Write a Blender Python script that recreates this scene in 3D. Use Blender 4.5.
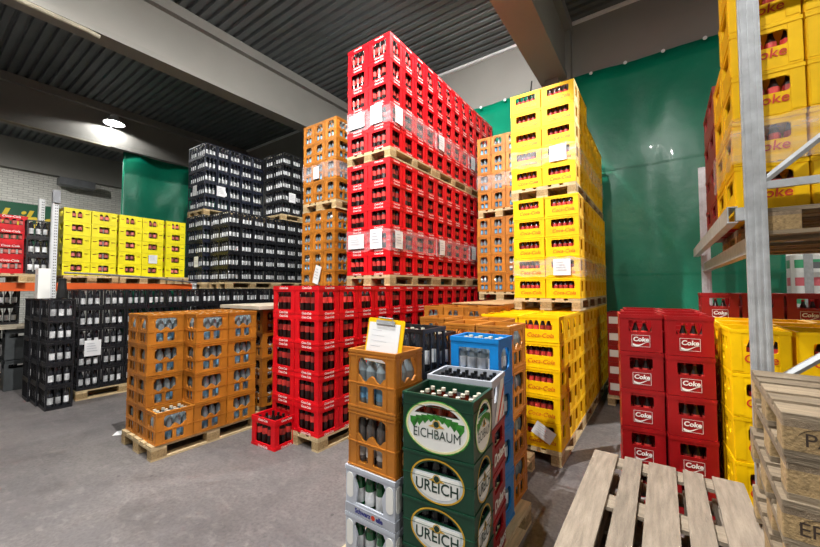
import bpy, math, random
import numpy as np
from mathutils import Matrix, Vector
R = random.Random(7)
PI = math.pi
for o in list(bpy.data.objects): bpy.data.objects.remove(o)
sc = bpy.context.scene
COL = sc.collection

# ------------------------------------------------------------------ camera, world, exposure
yaw, pitch, roll = math.radians(-35.0), math.radians(2.35), math.radians(-0.1)
fw = Vector((math.sin(yaw)*math.cos(pitch), math.cos(yaw)*math.cos(pitch), math.sin(pitch)))
rt = fw.cross(Vector((0, 0, 1))).normalized(); up = rt.cross(fw)
rt, up = rt*math.cos(roll)+up*math.sin(roll), up*math.cos(roll)-rt*math.sin(roll)
cd = bpy.data.cameras.new('camera'); cam = bpy.data.objects.new('camera', cd); COL.objects.link(cam)
cd.sensor_width = 36; cd.lens = 361/820*36; cd.clip_start = .05; cd.clip_end = 100
M = Matrix((rt, up, -fw)).transposed().to_4x4(); M.translation = (0, 0, 1.695)
cam.matrix_world = M
sc.camera = cam
w = bpy.data.worlds.new('world'); sc.world = w; w.use_nodes = True
w.node_tree.nodes['Background'].inputs[0].default_value = (.55, .6, .7, 1)
w.node_tree.nodes['Background'].inputs[1].default_value = .2
sc.view_settings.view_transform = 'Standard'; sc.view_settings.look = 'None'
sc.view_settings.gamma = 1; sc.view_settings.use_curve_mapping = False
sc.view_settings.exposure = 0.28
LAMP_W = 420

# ------------------------------------------------------------------ materials
def lin(c):
    c = c/255
    return c/12.92 if c <= .04045 else ((c+.055)/1.055)**2.4
def rgb(*c): return tuple(lin(v) for v in c)+(1,)
MATS = {}
def mat(name, col, rough=.5, metal=0, var=.12, scale=6, bump=0, bscale=40, spec=.5, emit=None, alpha=1, stretch=None, col2=None, dirt=0, coat=0, trans=0):
    if name in MATS: return MATS[name]
    m = bpy.data.materials.new(name); m.use_nodes = True; MATS[name] = m
    nt = m.node_tree; N = nt.nodes; L = nt.links; b = N['Principled BSDF']
    b.inputs['Roughness'].default_value = rough; b.inputs['Metallic'].default_value = metal
    b.inputs['Specular IOR Level'].default_value = spec; b.inputs['Alpha'].default_value = alpha
    b.inputs['Coat Weight'].default_value = coat
    b.inputs['Transmission Weight'].default_value = trans
    c = rgb(*col)
    tc = N.new('ShaderNodeTexCoord'); src = tc.outputs['Object']
    if stretch:
        mp = N.new('ShaderNodeMapping'); mp.inputs['Scale'].default_value = stretch; L.new(src, mp.inputs[0]); src = mp.outputs[0]
    oi = N.new('ShaderNodeObjectInfo')
    nz = N.new('ShaderNodeTexNoise'); nz.noise_dimensions = '4D'; nz.inputs['Scale'].default_value = scale; nz.inputs['Detail'].default_value = 5
    mu = N.new('ShaderNodeMath'); mu.operation = 'MULTIPLY'; mu.inputs[1].default_value = 37; L.new(oi.outputs['Random'], mu.inputs[0])
    L.new(src, nz.inputs['Vector']); L.new(mu.outputs[0], nz.inputs['W'])
    mx = N.new('ShaderNodeMix'); mx.data_type = 'RGBA'
    c2 = rgb(*col2) if col2 else tuple(max(0, v*(1-var*2)) for v in c[:3])+(1,)
    c1 = c if col2 else tuple(min(1, v*(1+var)) for v in c[:3])+(1,)
    mx.inputs[6].default_value = c1; mx.inputs[7].default_value = c2
    rp = N.new('ShaderNodeMapRange'); rp.inputs[1].default_value = .3; rp.inputs[2].default_value = .7
    L.new(nz.outputs[0], rp.inputs[0]); L.new(rp.outputs[0], mx.inputs[0])
    out = mx.outputs[2]
    if dirt:
        n2 = N.new('ShaderNodeTexNoise'); n2.inputs['Scale'].default_value = scale*7; n2.inputs['Detail'].default_value = 8; n2.inputs['Roughness'].default_value = .7
        L.new(src, n2.inputs['Vector'])
        r2 = N.new('ShaderNodeMapRange'); r2.inputs[1].default_value = .52; r2.inputs[2].default_value = .75; r2.inputs[4].default_value = dirt
        L.new(n2.outputs[0], r2.inputs[0])
        m2 = N.new('ShaderNodeMix'); m2.data_type = 'RGBA'; m2.inputs[7].default_value = rgb(95, 85, 72)
        L.new(r2.outputs[0], m2.inputs[0]); L.new(out, m2.inputs[6]); out = m2.outputs[2]
    hs = N.new('ShaderNodeHueSaturation'); L.new(out, hs.inputs['Color'])
    vr = N.new('ShaderNodeMapRange'); vr.inputs[3].default_value = 1-var; vr.inputs[4].default_value = 1+var
    L.new(oi.outputs['Random'], vr.inputs[0]); L.new(vr.outputs[0], hs.inputs['Value'])
    L.new(hs.outputs[0], b.inputs['Base Color'])
    if bump:
        n3 = N.new('ShaderNodeTexNoise'); n3.inputs['Scale'].default_value = bscale; n3.inputs['Detail'].default_value = 6
        L.new(src, n3.inputs['Vector'])
        bp = N.new('ShaderNodeBump'); bp.inputs['Strength'].default_value = bump; bp.inputs['Distance'].default_value = .01
        L.new(n3.outputs[0], bp.inputs['Height']); L.new(bp.outputs[0], b.inputs['Normal'])
    if emit:
        b.inputs['Emission Color'].default_value = rgb(*emit[0]); b.inputs['Emission Strength'].default_value = emit[1]
    return m
RED = mat('red_plastic', (214, 8, 24), .48, var=.1, dirt=.06, spec=.3)
RED2 = mat('deep_red_plastic', (154, 10, 18), .4, var=.08, dirt=.1)
YEL = mat('yellow_plastic', (250, 198, 0), .5, var=.06, dirt=.06, spec=.25)
LIME = mat('lemon_plastic', (244, 230, 6), .45, var=.05)
BRO = mat('brown_plastic', (184, 114, 32), .45, var=.13, dirt=.15)
BLK = mat('black_plastic', (24, 25, 30), .4, var=.15)
NAVY = mat('blue_black_plastic', (22, 28, 46), .4, var=.15)
GRN = mat('bottle_green_plastic', (14, 62, 42), .38, var=.06, dirt=.05)
BLU = mat('blue_plastic', (10, 128, 205), .42, var=.06)
GRY = mat('light_grey_plastic', (176, 180, 190), .45, var=.05)
WGR = mat('pale_grey_plastic', (196, 202, 214), .45, var=.04)
DGR = mat('dark_grey_plastic', (66, 70, 72), .5)
WHT = mat('white_print', (240, 240, 236), .5, var=.02)
PAPER = mat('paper', (235, 236, 238), .8, var=.03)
REDP = mat('red_print', (208, 60, 22), .5, var=.03)
CREAM = mat('cream_print', (232, 226, 170), .5, var=.02)
GOLD = mat('gold_print', (205, 160, 40), .45, var=.03)
LEAF = mat('leaf_green_print', (52, 150, 44), .5, var=.35, scale=40)
DKGP = mat('dark_green_print', (18, 52, 40), .5, var=.02)
BLUEP = mat('navy_print', (40, 44, 130), .5, var=.03)
SILV = mat('silver_print', (205, 212, 216), .45, var=.03)
WOOD = mat('pallet_wood', (206, 182, 140), .8, var=.14, scale=5, stretch=(1, 9, 9), bump=.4, bscale=30, dirt=.35)
WOODY = mat('pallet_wood_across', (206, 182, 140), .8, var=.14, scale=5, stretch=(9, 1, 9), bump=.4, bscale=30, dirt=.35)
OLDW = mat('weathered_wood', (150, 137, 122), .85, var=.16, scale=5, stretch=(9, 1, 9), bump=.5, bscale=30, dirt=.5)
OLDWX = mat('weathered_wood_across', (158, 144, 126), .85, var=.16, scale=5, stretch=(1, 9, 9), bump=.5, bscale=30, dirt=.5)
DIRTW = mat('dirty_wood', (142, 126, 104), .85, var=.18, scale=5, stretch=(9, 1, 9), bump=.5, bscale=30, dirt=.6)
DIRTX = mat('dirty_wood_across', (136, 118, 96), .85, var=.18, scale=5, stretch=(1, 9, 9), bump=.5, bscale=30, dirt=.6)
BLOCK = mat('chipboard_block', (176, 148, 104), .9, var=.2, scale=60, bump=.5, bscale=120, dirt=.4)
STAMP = mat('burnt_stamp', (58, 44, 34), .8)
STEEL = mat('galvanised_steel', (190, 193, 196), .42, metal=.4, var=.1, scale=18)
DSTEEL = mat('dull_steel', (120, 122, 126), .5, metal=.5, var=.1)
WSTEEL = mat('white_painted_steel', (222, 224, 226), .45, var=.04)
PIPE = mat('grimy_pipe', (140, 134, 116), .6)
DARKHOLE = mat('black_slot', (12, 12, 12), .8)
ORANGE = mat('orange_painted_steel', (222, 92, 22), .45, var=.05)
CAPW = mat('bottle_cap_white', (214, 208, 190), .4, var=.05)
CAPR = mat('bottle_cap_red', (190, 24, 28), .4)
CAPK = mat('bottle_cap_black', (20, 22, 22), .4)
COLA = mat('cola_glass', (30, 12, 10), .28, spec=.5, var=.1)
BEER = mat('amber_glass', (92, 30, 16), .12, spec=.6, var=.1, coat=.3)
DKGL = mat('dark_glass', (40, 42, 48), .14, spec=.7, var=.1, coat=.4)
SMOKE = mat('smoky_glass', (92, 88, 86), .1, spec=.7, var=.1, coat=.4)
CLEAR = mat('clear_glass', (120, 132, 138), .08, spec=.8, var=.1, coat=.6)
GRNGL = mat('green_glass', (24, 92, 50), .1, spec=.7, var=.1, coat=.4)
LABR = mat('red_bottle_label', (226, 64, 58), .5, var=.35)
LABW = mat('white_bottle_label', (222, 224, 226), .5, var=.3, scale=9)
LABB = mat('blue_bottle_label', (120, 176, 214), .5, var=.35)
LABS = mat('small_red_label', (206, 62, 54), .5, var=.35)
LABP = mat('pink_bottle_label', (226, 120, 110), .5, var=.3)
CONC = mat('grey_concrete', (128, 126, 120), .85, var=.08, scale=.8, bump=.15, bscale=12)
GIRD = mat('painted_girder', (132, 130, 125), .8, var=.06, scale=.8, bump=.1, bscale=10)
SHEET = mat('corrugated_steel', (100, 106, 108), .55, var=.1, scale=1.5, metal=.1)
TARP = mat('green_tarpaulin', (0, 124, 94), .34, var=.1, scale=1.2, bump=.55, bscale=5, coat=.15)
CARD = mat('cardboard', (176, 140, 96), .85, var=.08)
BOARD = mat('hardboard', (196, 184, 164), .8, var=.06)
SIGNG = mat('sign_green', (16, 84, 56), .6, var=.05)
SIGNY = mat('sign_yellow', (220, 190, 40), .6, var=.05)
BULB = mat('lit_lamp_glass', (255, 255, 255), .4, emit=((240, 246, 255), 30), var=0)

def wrap_mat():
    m = bpy.data.materials.new('stretch_film'); m.use_nodes = True; nt = m.node_tree; N = nt.nodes; L = nt.links
    b = N['Principled BSDF']; b.inputs['Base Color'].default_value = (.85, .85, .9, 1); b.inputs['Roughness'].default_value = .22
    tc = N.new('ShaderNodeTexCoord'); nz = N.new('ShaderNodeTexNoise'); nz.inputs['Scale'].default_value = 5; nz.inputs['Detail'].default_value = 4
    mp = N.new('ShaderNodeMapping'); mp.inputs['Scale'].default_value = (1, 1, 5); L.new(tc.outputs['Object'], mp.inputs[0]); L.new(mp.outputs[0], nz.inputs['Vector'])
    r = N.new('ShaderNodeMapRange'); r.inputs[1].default_value = .3; r.inputs[2].default_value = .75; r.inputs[3].default_value = .06; r.inputs[4].default_value = .34
    L.new(nz.outputs[0], r.inputs[0]); L.new(r.outputs[0], b.inputs['Alpha'])
    bp = N.new('ShaderNodeBump'); bp.inputs['Strength'].default_value = .6; bp.inputs['Distance'].default_value = .01; L.new(nz.outputs[0], bp.inputs['Height']); L.new(bp.outputs[0], b.inputs['Normal'])
    return m
FILM = wrap_mat()

def floor_mat():
    m = bpy.data.materials.new('worn_concrete_floor'); m.use_nodes = True; nt = m.node_tree; N = nt.nodes; L = nt.links
    b = N['Principled BSDF']
    tc = N.new('ShaderNodeTexCoord')
    def noise(s, d, st=(1, 1, 1)):
        mp = N.new('ShaderNodeMapping'); mp.inputs['Scale'].default_value = st; L.new(tc.outputs['Object'], mp.inputs[0])
        n = N.new('ShaderNodeTexNoise'); n.inputs['Scale'].default_value = s; n.inputs['Detail'].default_value = d; n.inputs['Roughness'].default_value = .62
        L.new(mp.outputs[0], n.inputs['Vector']); return n.outputs[0]
    def rng(i, a, c, lo, hi):
        r = N.new('ShaderNodeMapRange'); r.inputs[1].default_value = a; r.inputs[2].default_value = c; r.inputs[3].default_value = lo; r.inputs[4].default_value = hi
        L.new(i, r.inputs[0]); return r.outputs[0]
    def mixc(f, a, c, blend='MIX'):
        x = N.new('ShaderNodeMix'); x.data_type = 'RGBA'; x.blend_type = blend
        for k, v in ((6, a), (7, c)):
            if isinstance(v, tuple): x.inputs[k].default_value = v
            else: L.new(v, x.inputs[k])
        if isinstance(f, float): x.inputs[0].default_value = f
        else: L.new(f, x.inputs[0])
        return x.outputs[2]
    c = mixc(rng(noise(.55, 6), .35, .65, 0, 1), rgb(128, 122, 120), rgb(98, 94, 95))
    c = mixc(rng(noise(3.2, 8), .5, .72, 0, .6), c, rgb(84, 80, 80))
    c = mixc(rng(noise(14, 8, (1, .5, 1)), .6, .75, 0, .55), c, rgb(146, 140, 135))
    c = mixc(rng(noise(1.4, 4, (.25, 3, 1)), .58, .7, 0, .35), c, rgb(70, 67, 68))
    c = mixc(rng(noise(38, 10), .42, .66, 0, .7), c, rgb(78, 75, 75))
    c = mixc(rng(noise(7, 10, (1, 1.6, 1)), .56, .62, 0, .3), c, rgb(140, 135, 131))
    v = N.new('ShaderNodeTexVoronoi'); v.inputs['Scale'].default_value = 4.5; L.new(tc.outputs['Object'], v.inputs['Vector'])
    c = mixc(rng(v.outputs['Distance'], .05, .075, .75, 0), c, rgb(48, 46, 46))
    L.new(c, b.inputs['Base Color'])
    L.new(rng(noise(2.2, 6), .35, .7, .38, .75), b.inputs['Roughness'])
    bp = N.new('ShaderNodeBump'); bp.inputs['Strength'].default_value = .2; bp.inputs['Distance'].default_value = .01
    L.new(noise(22, 8), bp.inputs['Height']); L.new(bp.outputs[0], b.inputs['Normal'])
    return m
def brick_mat():
    m = bpy.data.materials.new('white_painted_brick'); m.use_nodes = True; nt = m.node_tree; N = nt.nodes; L = nt.links
    b = N['Principled BSDF']; b.inputs['Roughness'].default_value = .7
    tc = N.new('ShaderNodeTexCoord'); mp = N.new('ShaderNodeMapping'); mp.inputs['Rotation'].default_value = (PI/2, 0, PI/2)
    sx = N.new('ShaderNodeSeparateXYZ'); cx = N.new('ShaderNodeCombineXYZ'); L.new(tc.outputs['Object'], sx.inputs[0]); L.new(sx.outputs[1], cx.inputs[0]); L.new(sx.outputs[2], cx.inputs[1])
    br = N.new('ShaderNodeTexBrick'); br.inputs['Scale'].default_value = 4; br.inputs['Color1'].default_value = rgb(206, 205, 198); br.inputs['Color2'].default_value = rgb(188, 187, 180); br.inputs['Mortar'].default_value = rgb(150, 149, 144)
    br.inputs['Mortar Size'].default_value = .03; br.inputs['Row Height'].default_value = .32; br.inputs['Brick Width'].default_value = 1.0
    L.new(cx.outputs[0], br.inputs['Vector']); L.new(br.outputs[0], b.inputs['Base Color'])
    bp = N.new('ShaderNodeBump'); bp.inputs['Strength'].default_value = .6; bp.inputs['Distance'].default_value = .02; bp.invert = True
    L.new(br.outputs['Fac'], bp.inputs['Height']); L.new(bp.outputs[0], b.inputs['Normal'])
    return m

# ------------------------------------------------------------------ mesh helpers
class MB:
    def __init__(s): s.v = []; s.f = []; s.m = []; s.mats = []
    def mi(s, m):
        if m not in s.mats: s.mats.append(m)
        return s.mats.index(m)
    def add(s, vs, fs, m, M=None):
        k = len(s.v); i = s.mi(m)
        s.v += [tuple(M @ Vector(v)) if M else tuple(v) for v in vs]
        s.f += [tuple(a+k for a in f) for f in fs]; s.m += [i]*len(fs); return s
    def box(s, x0, x1, y0, y1, z0, z1, m, M=None):
        vs = [(x0, y0, z0), (x1, y0, z0), (x1, y1, z0), (x0, y1, z0), (x0, y0, z1), (x1, y0, z1), (x1, y1, z1), (x0, y1, z1)]
        return s.add(vs, [(0, 3, 2, 1), (4, 5, 6, 7), (0, 1, 5, 4), (1, 2, 6, 5), (2, 3, 7, 6), (3, 0, 4, 7)], m, M)
    def cbox(s, x0, x1, y0, y1, z0, z1, m, c=.004):     # box with chamfered vertical edges
        p = [(x0+c, y0), (x1-c, y0), (x1, y0+c), (x1, y1-c), (x1-c, y1), (x0+c, y1), (x0, y1-c), (x0, y0+c)]
        vs = [(a, b, z0) for a, b in p]+[(a, b, z1) for a, b in p]
        return s.add(vs, [tuple(range(7, -1, -1)), tuple(range(8, 16))]+[(i, (i+1) % 8, 8+(i+1) % 8, 8+i) for i in range(8)], m)
    def lathe(s, prof, mats, n=8, c=(0, 0, 0)):
        k = []
        for r, z in prof: k.append([(c[0]+r*math.cos(2*PI*i/n), c[1]+r*math.sin(2*PI*i/n), c[2]+z) for i in range(n)])
        for j in range(len(prof)-1):
            s.add(k[j]+k[j+1], [(i, (i+1) % n, n+(i+1) % n, n+i) for i in range(n)], mats[j])
        s.add(k[0], [tuple(range(n-1, -1, -1))], mats[0]); s.add(k[-1], [tuple(range(n))], mats[-1]); return s
    def tube(s, pts, r, m, n=8):
        pts = [Vector(p) for p in pts]; rings = []
        for i, p in enumerate(pts):
            d = (pts[min(i+1, len(pts)-1)]-pts[max(i-1, 0)]).normalized()
            a = d.cross(Vector((0, 0, 1)) if abs(d.z) < .9 else Vector((1, 0, 0))).normalized(); b = d.cross(a)
            rings.append([p+a*r*math.cos(2*PI*j/n)+b*r*math.sin(2*PI*j/n) for j in range(n)])
        for A, B in zip(rings, rings[1:]): s.add(A+B, [(j, (j+1) % n, n+(j+1) % n, n+j) for j in range(n)], m)
        s.add(rings[0], [tuple(range(n))], m); s.add(rings[-1], [tuple(range(n-1, -1, -1))], m); return s
    def mesh(s, name):
        me = bpy.data.meshes.new(name); me.from_pydata(s.v, [], s.f); me.polygons.foreach_set('material_index', s.m)
        for m in s.mats: me.materials.append(m)
        me.update(); return me
def curve_data(splines, ext):
    c = bpy.data.curves.new('t', 'CURVE'); c.dimensions = '2D'; c.fill_mode = 'BOTH'; c.extrude = ext
    for pts in splines:
        sp = c.splines.new('POLY'); sp.points.add(len(pts)-1); sp.use_cyclic_u = True
        for p, q in zip(sp.points, pts): p.co = (q[0], q[1], 0, 1)
    return to_data(c)
def to_data(c):
    o = bpy.data.objects.new('t', c)
    me = bpy.data.meshes.new_from_object(o)
    d = ([tuple(v.co) for v in me.vertices], [tuple(p.vertices) for p in me.polygons])
    bpy.data.objects.remove(o); bpy.data.curves.remove(c); bpy.data.meshes.remove(me); return d
_tx = {}
def text_data(t, size, bold=0, shear=0, space=1, sx=1):
    k = (t, size, bold, shear, space, sx)
    if k not in _tx:
        c = bpy.data.curves.new('t', 'FONT'); c.body = t; c.size = size; c.offset = bold; c.shear = shear; c.space_character = space
        c.align_x = 'CENTER'; c.align_y = 'CENTER'; c.resolution_u = 3
        v, f = to_data(c); _tx[k] = ([(a*sx, b, e) for a, b, e in v], f)
    return _tx[k]
def rrect(x0, x1, y0, y1, r=0, n=4):
    if r <= 0: return [(x0, y0), (x1, y0), (x1, y1), (x0, y1)]
    p = []
    for cx, cy, a in ((x1-r, y0+r, -90), (x1-r, y1-r, 0), (x0+r, y1-r, 90), (x0+r, y0+r, 180)):
        p += [(cx+r*math.cos(math.radians(a+90*i/n)), cy+r*math.sin(math.radians(a+90*i/n))) for i in range(n+1)]
    return p
def ell(cx, cy, a, b, n=32, t0=0, t1=2*PI, close=False):
    return [(cx+a*math.cos(t0+(t1-t0)*i/n), cy+b*math.sin(t0+(t1-t0)*i/n)) for i in range(n+(1 if close else 0))]
# matrices that map panel (u right, v up, w outward) on the four crate faces, u measured from the left edge seen from outside
def face_m(side, W, D, off=0):
    if side == '-y': return Matrix(((1, 0, 0, -W/2), (0, 0, -1, -D/2-off), (0, 1, 0, 0), (0, 0, 0, 1)))
    if side == '+y': return Matrix(((-1, 0, 0, W/2), (0, 0, 1, D/2+off), (0, 1, 0, 0), (0, 0, 0, 1)))
    if side == '+x': return Matrix(((0, 0, 1, W/2+off), (1, 0, 0, -D/2), (0, 1, 0, 0), (0, 0, 0, 1)))
    return Matrix(((0, 0, -1, -W/2-off), (-1, 0, 0, D/2), (0, 1, 0, 0), (0, 0, 0, 1)))

def link(name, me, parent=None, M=None):
    o = bpy.data.objects.new(name, me); COL.objects.link(o)
    if parent: o.parent = parent
    if M is not None: o.matrix_local = M
    return o
def tag(o, label=None, cat=None, group=None, kind=None):
    if label: o['label'] = label
    if cat: o['category'] = cat
    if group: o['group'] = group
    if kind: o['kind'] = kind
    return o
def put(x, y, z, r=0): return Matrix.Translation((x, y, z)) @ Matrix.Rotation(r, 4, 'Z')
ORD = ['first', 'second', 'third', 'fourth', 'fifth', 'sixth', 'seventh', 'eighth', 'ninth', 'tenth', 'eleventh', 'twelfth', 'thirteenth', 'fourteenth', 'fifteenth', 'sixteenth', 'seventeenth']
def layer_word(k, n): return 'bottom' if k == 0 else ('top' if k == n-1 else ORD[k])
def count_words(s): return len(s.split())

# ================================================================== STRUCTURE
XL, XR, YF, YB, ZC = -18.4, 6.0, -6.0, 12.0, 6.9
mb = MB().box(XL, XR, YF, YB, -.2, 0, floor_mat()); tag(link('floor', mb.mesh('floor')), kind='structure')
mb = MB().box(XL-.3, XL, YF, YB, 0, 5.86, brick_mat()); tag(link('wall_left', mb.mesh('wall_left')), 'white painted brick wall at the far left', kind='structure')
mb = MB().box(XL, 1.5, 7.62, 7.9, 0, 5.72, CONC); tag(link('wall_back', mb.mesh('wall_back')), kind='structure')
mb = MB().box(XL-.3, XR+.3, YF-.3, YF, 0, ZC, CONC); tag(link('wall_front', mb.mesh('wall_front')), kind='structure')
mb = MB().box(XR, XR+.3, YF, YB, 0, ZC, CONC); tag(link('wall_right', mb.mesh('wall_right')), kind='structure')
mb = MB().box(XL-.3, XR+.3, YB, YB+.3, 0, ZC, CONC); tag(link('wall_far', mb.mesh('wall_far')), kind='structure')
# corrugated roof sheet: real trapezoid ribs running across the beams
ceil = link('ceiling', None); tag(ceil, 'dark corrugated steel roof sheeting between concrete beams', kind='structure')
BEAMS = [(-13.15, -12.85), (-7.57, -7.27), (-1.88, -1.45), (4.0, 4.4)]
edges = [XL]+[(a+b)/2 for a, b in BEAMS]+[XR]
P = .18
prof = []
y = YF
while y < YB:
    prof += [(y, ZC), (y+.10, ZC), (y+.115, ZC+.06), (y+.165, ZC+.06)]; y += P
for a, b in zip(edges, edges[1:]):
    mb = MB(); n = len(prof)
    mb.add([(a, q[0], q[1]) for q in prof]+[(b, q[0], q[1]) for q in prof], [(i, n+i, n+i+1, i+1) for i in range(n-1)], SHEET)
    mb.box(a, b, YF, YB, ZC+.16, ZC+.3, SHEET)
    link('roof_sheet', mb.mesh('roof_sheet'), ceil)
for k, (a, b) in enumerate(BEAMS):
    t = tag(link('trim_%d' % (k+1), None), 'grey roof beam', kind='structure')
    mb = MB().box(a, b, YF, 7.5, 5.8, ZC+.0, GIRD); link('beam_web', mb.mesh('beam_web'), t)
    mb = MB().box(a-.03, b+.03, YF, 7.5, 5.76, 5.86, GIRD); link('beam_flange', mb.mesh('beam_flange'), t)
    mb = MB().box(b, b+.12, YF, 7.5, ZC-.2, ZC, GIRD); link('beam_top_fillet', mb.mesh('beam_top'), t)
t = tag(link('trim_5', None), 'grey concrete girder along the top of the back wall', kind='structure')
mb = MB().box(XL, XR, 7.5, 7.9, 5.72, ZC, GIRD); link('girder', mb.mesh('girder'), t)
mb = MB().box(XL, XR, 7.44, 7.5, ZC-.05, ZC, WSTEEL); link('edge_angle', mb.mesh('edge_angle'), t)
mb = MB().box(XL, XL+.25, YF, 7.5, 5.86, ZC, GIRD); tag(link('trim_6', mb.mesh('trim')), 'grey girder above the white brick wall', kind='structure')
mb = MB().box(-2.05, -1.35, 7.34, 7.5, 4.2, ZC-.02, GIRD); mb.box(-1.8, -1.55, 7.2, 7.34, 4.2, ZC-.05, GIRD)
tag(link('trim_7', mb.mesh('trim')), 'grey column head under the middle roof beam', kind='structure')
mb = MB().box(XL, XR, 11.6, YB, 5.72, ZC, GIRD); tag(link('trim_8', mb.mesh('trim')), kind='structure')
mb = MB().box(XL+.25, XL+.7, 5.2-1.9, 5.2-.9, 5.5, 5.75, DSTEEL); tag(link('trim_9', mb.mesh('trim')), 'dark steel duct under the far girder', kind='structure')

# ================================================================== LAMPS
def lamp(x, y, z, side, label, power, drop=.045):
    t = tag(link('wall_lamp', None, None, put(x, y, z)), label, 'lamp', 'warehouse lamps on the roof beams')
    s = -side
    mb = MB().tube([(s*.34, 0, -.42), (s*.30, 0, -.2), (s*.22, 0, .1), (0, 0, .16), (0, 0, .1)], .018, WSTEEL); link('arm', mb.mesh('arm'), t)
    mb = MB().box(s*.36-.02, s*.36+.02, -.06, .06, -.56, -.36, DSTEEL); link('mounting_plate', mb.mesh('plate'), t)
    mb = MB().lathe([(.05, .16), (.09, .15), (.1, .09), (.24, -.05), (.245, -.075), (.235, -.075), (.09, .07), (.04, .09)], [WSTEEL]*7, 20); rf = link('reflector', mb.mesh('reflector'), t)
    mb = MB().lathe([(.03, .005), (.06, .015), (.075, .035), (.06, .055), (.03, .07)], [BULB]*4, 14); link('bulb', mb.mesh('bulb'), rf)['label'] = 'glowing white bulb'
    ld = bpy.data.lights.new('lamp_light', 'POINT'); ld.energy = power; ld.shadow_soft_size = .04; ld.color = (1, .985, .95)
    lo = bpy.data.objects.new('lamp_light', ld); COL.objects.link(lo); lo.parent = t; lo.location = (0, 0, -drop)
lamp(-12.5, 3.39, 6.4, 1, 'lit white lamp on the far left roof beam', LAMP_W*.3, 0)
lamp(-2.25, 1.2, 6.4, -1, 'lit white lamp on the middle roof beam above the crates', LAMP_W*3.4, .055)
lamp(-2.25, 4.3, 6.45, -1, 'lit white lamp on the middle roof beam above red tower', LAMP_W*.9, .13)
lamp(-6.9, -.8, 6.4, 1, 'lit white lamp on the second roof beam', LAMP_W*1.9, .0)
lamp(-13.6, .4, 6.4, -1, 'added fill lamp facing the white brick wall', LAMP_W*1.8)  # unseen lamp, added to brighten the brick wall
lamp(-1.1, -1.6, 6.4, 1, 'added fill lamp on the middle roof beam behind the viewer', LAMP_W*1.5, .055)  # unseen fill, added to light the foreground and right rack from behind the camera
lamp(3.6, -1.2, 6.4, -1, 'added fill lamp on the right roof beam', LAMP_W*.85, .055)  # unseen fill, added to light the right sides of the foreground crates
lamp(3.6, 9.6, 6.4, -1, 'added fill lamp over the far right bay', LAMP_W*7)  # out-of-view lamp, added so the cartons past the tarpaulin look bright

# ================================================================== PALLETS
BX = {}
def shared_box(key, sx, sy, sz, m, c=.003):
    k = (key, sx, sy, sz, m.name)
    if k not in BX:
        mb = MB(); mb.cbox(-sx/2, sx/2, -sy/2, sy/2, 0, sz, m, min(c, sx/4, sy/4)); BX[k] = mb.mesh(key)
    return BX[k]
def pallet(x0, y0, z0, label, along='y', group=None, h=.144, wood=None, rot=0, stamp=None, W=.8, L=1.2, name='euro_pallet'):
    """x0,y0 = low corner of the footprint; deck boards run along `along`."""
    if along == 'y': cx, cy, a = x0+W/2, y0+L/2, rot
    else: cx, cy, a = x0+L/2, y0+W/2, rot-PI/2
    t = tag(link(name, None, None, put(cx, cy, z0, a)), label, 'pallet', group)
    wy, wx = {'old': (OLDW, OLDWX), 'dirty': (DIRTW, DIRTX)}.get(wood, (WOODY, WOOD))
    b = .022*h/.144; hb = h-b*2-b
    def p(n, x, y, z, sx, sy, sz, m):
        o = link(n, shared_box(n, sx, sy, sz, m), t, put(x, y, z, R.uniform(-.004, .004))); return o
    for x, wd in ((-W/2+.05, .1), (0, .145), (W/2-.05, .1)): p('base_board', x, 0, 0, wd, L, b, wy)
    for x in (-W/2+.05, 0, W/2-.05):
        for y in (-L/2+.07, 0, L/2-.07): p('block', x, y, b, .1 if x else .14, .14, hb, BLOCK)
    for y in (-L/2+.07, 0, L/2-.07): p('stringer_board', 0, y, b+hb, W, .14, b-.0005, wx)
    for x, wd in ((-W/2+.0725, .145), (-W/5, .1), (0, .145), (W/5, .1), (W/2-.0725, .145)): p('deck_board', x, 0, h-b, wd, L, b, wy)
    if stamp:
        for s, bx, by, rot2 in stamp:
            d = text_data(s, .062, .0, 0, .95); mb = MB(); mb.add(*d, STAMP)
            ring = curve_data([ell(0, 0, .066, .042, 28, .3, PI-.3, True)+ell(0, 0, .0645, .0395, 28, PI-.3, .3, True)], 0); mb.add(*ring, STAMP)
            q = link('stamp', mb.mesh('stamp'), t, Matrix.Translation((bx, by, b+hb/2)) @ Matrix.Rotation(rot2, 4, 'Z') @ Matrix.Rotation(PI/2, 4, 'X')); q['label'] = 'burnt oval stamp'
    return t

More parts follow.
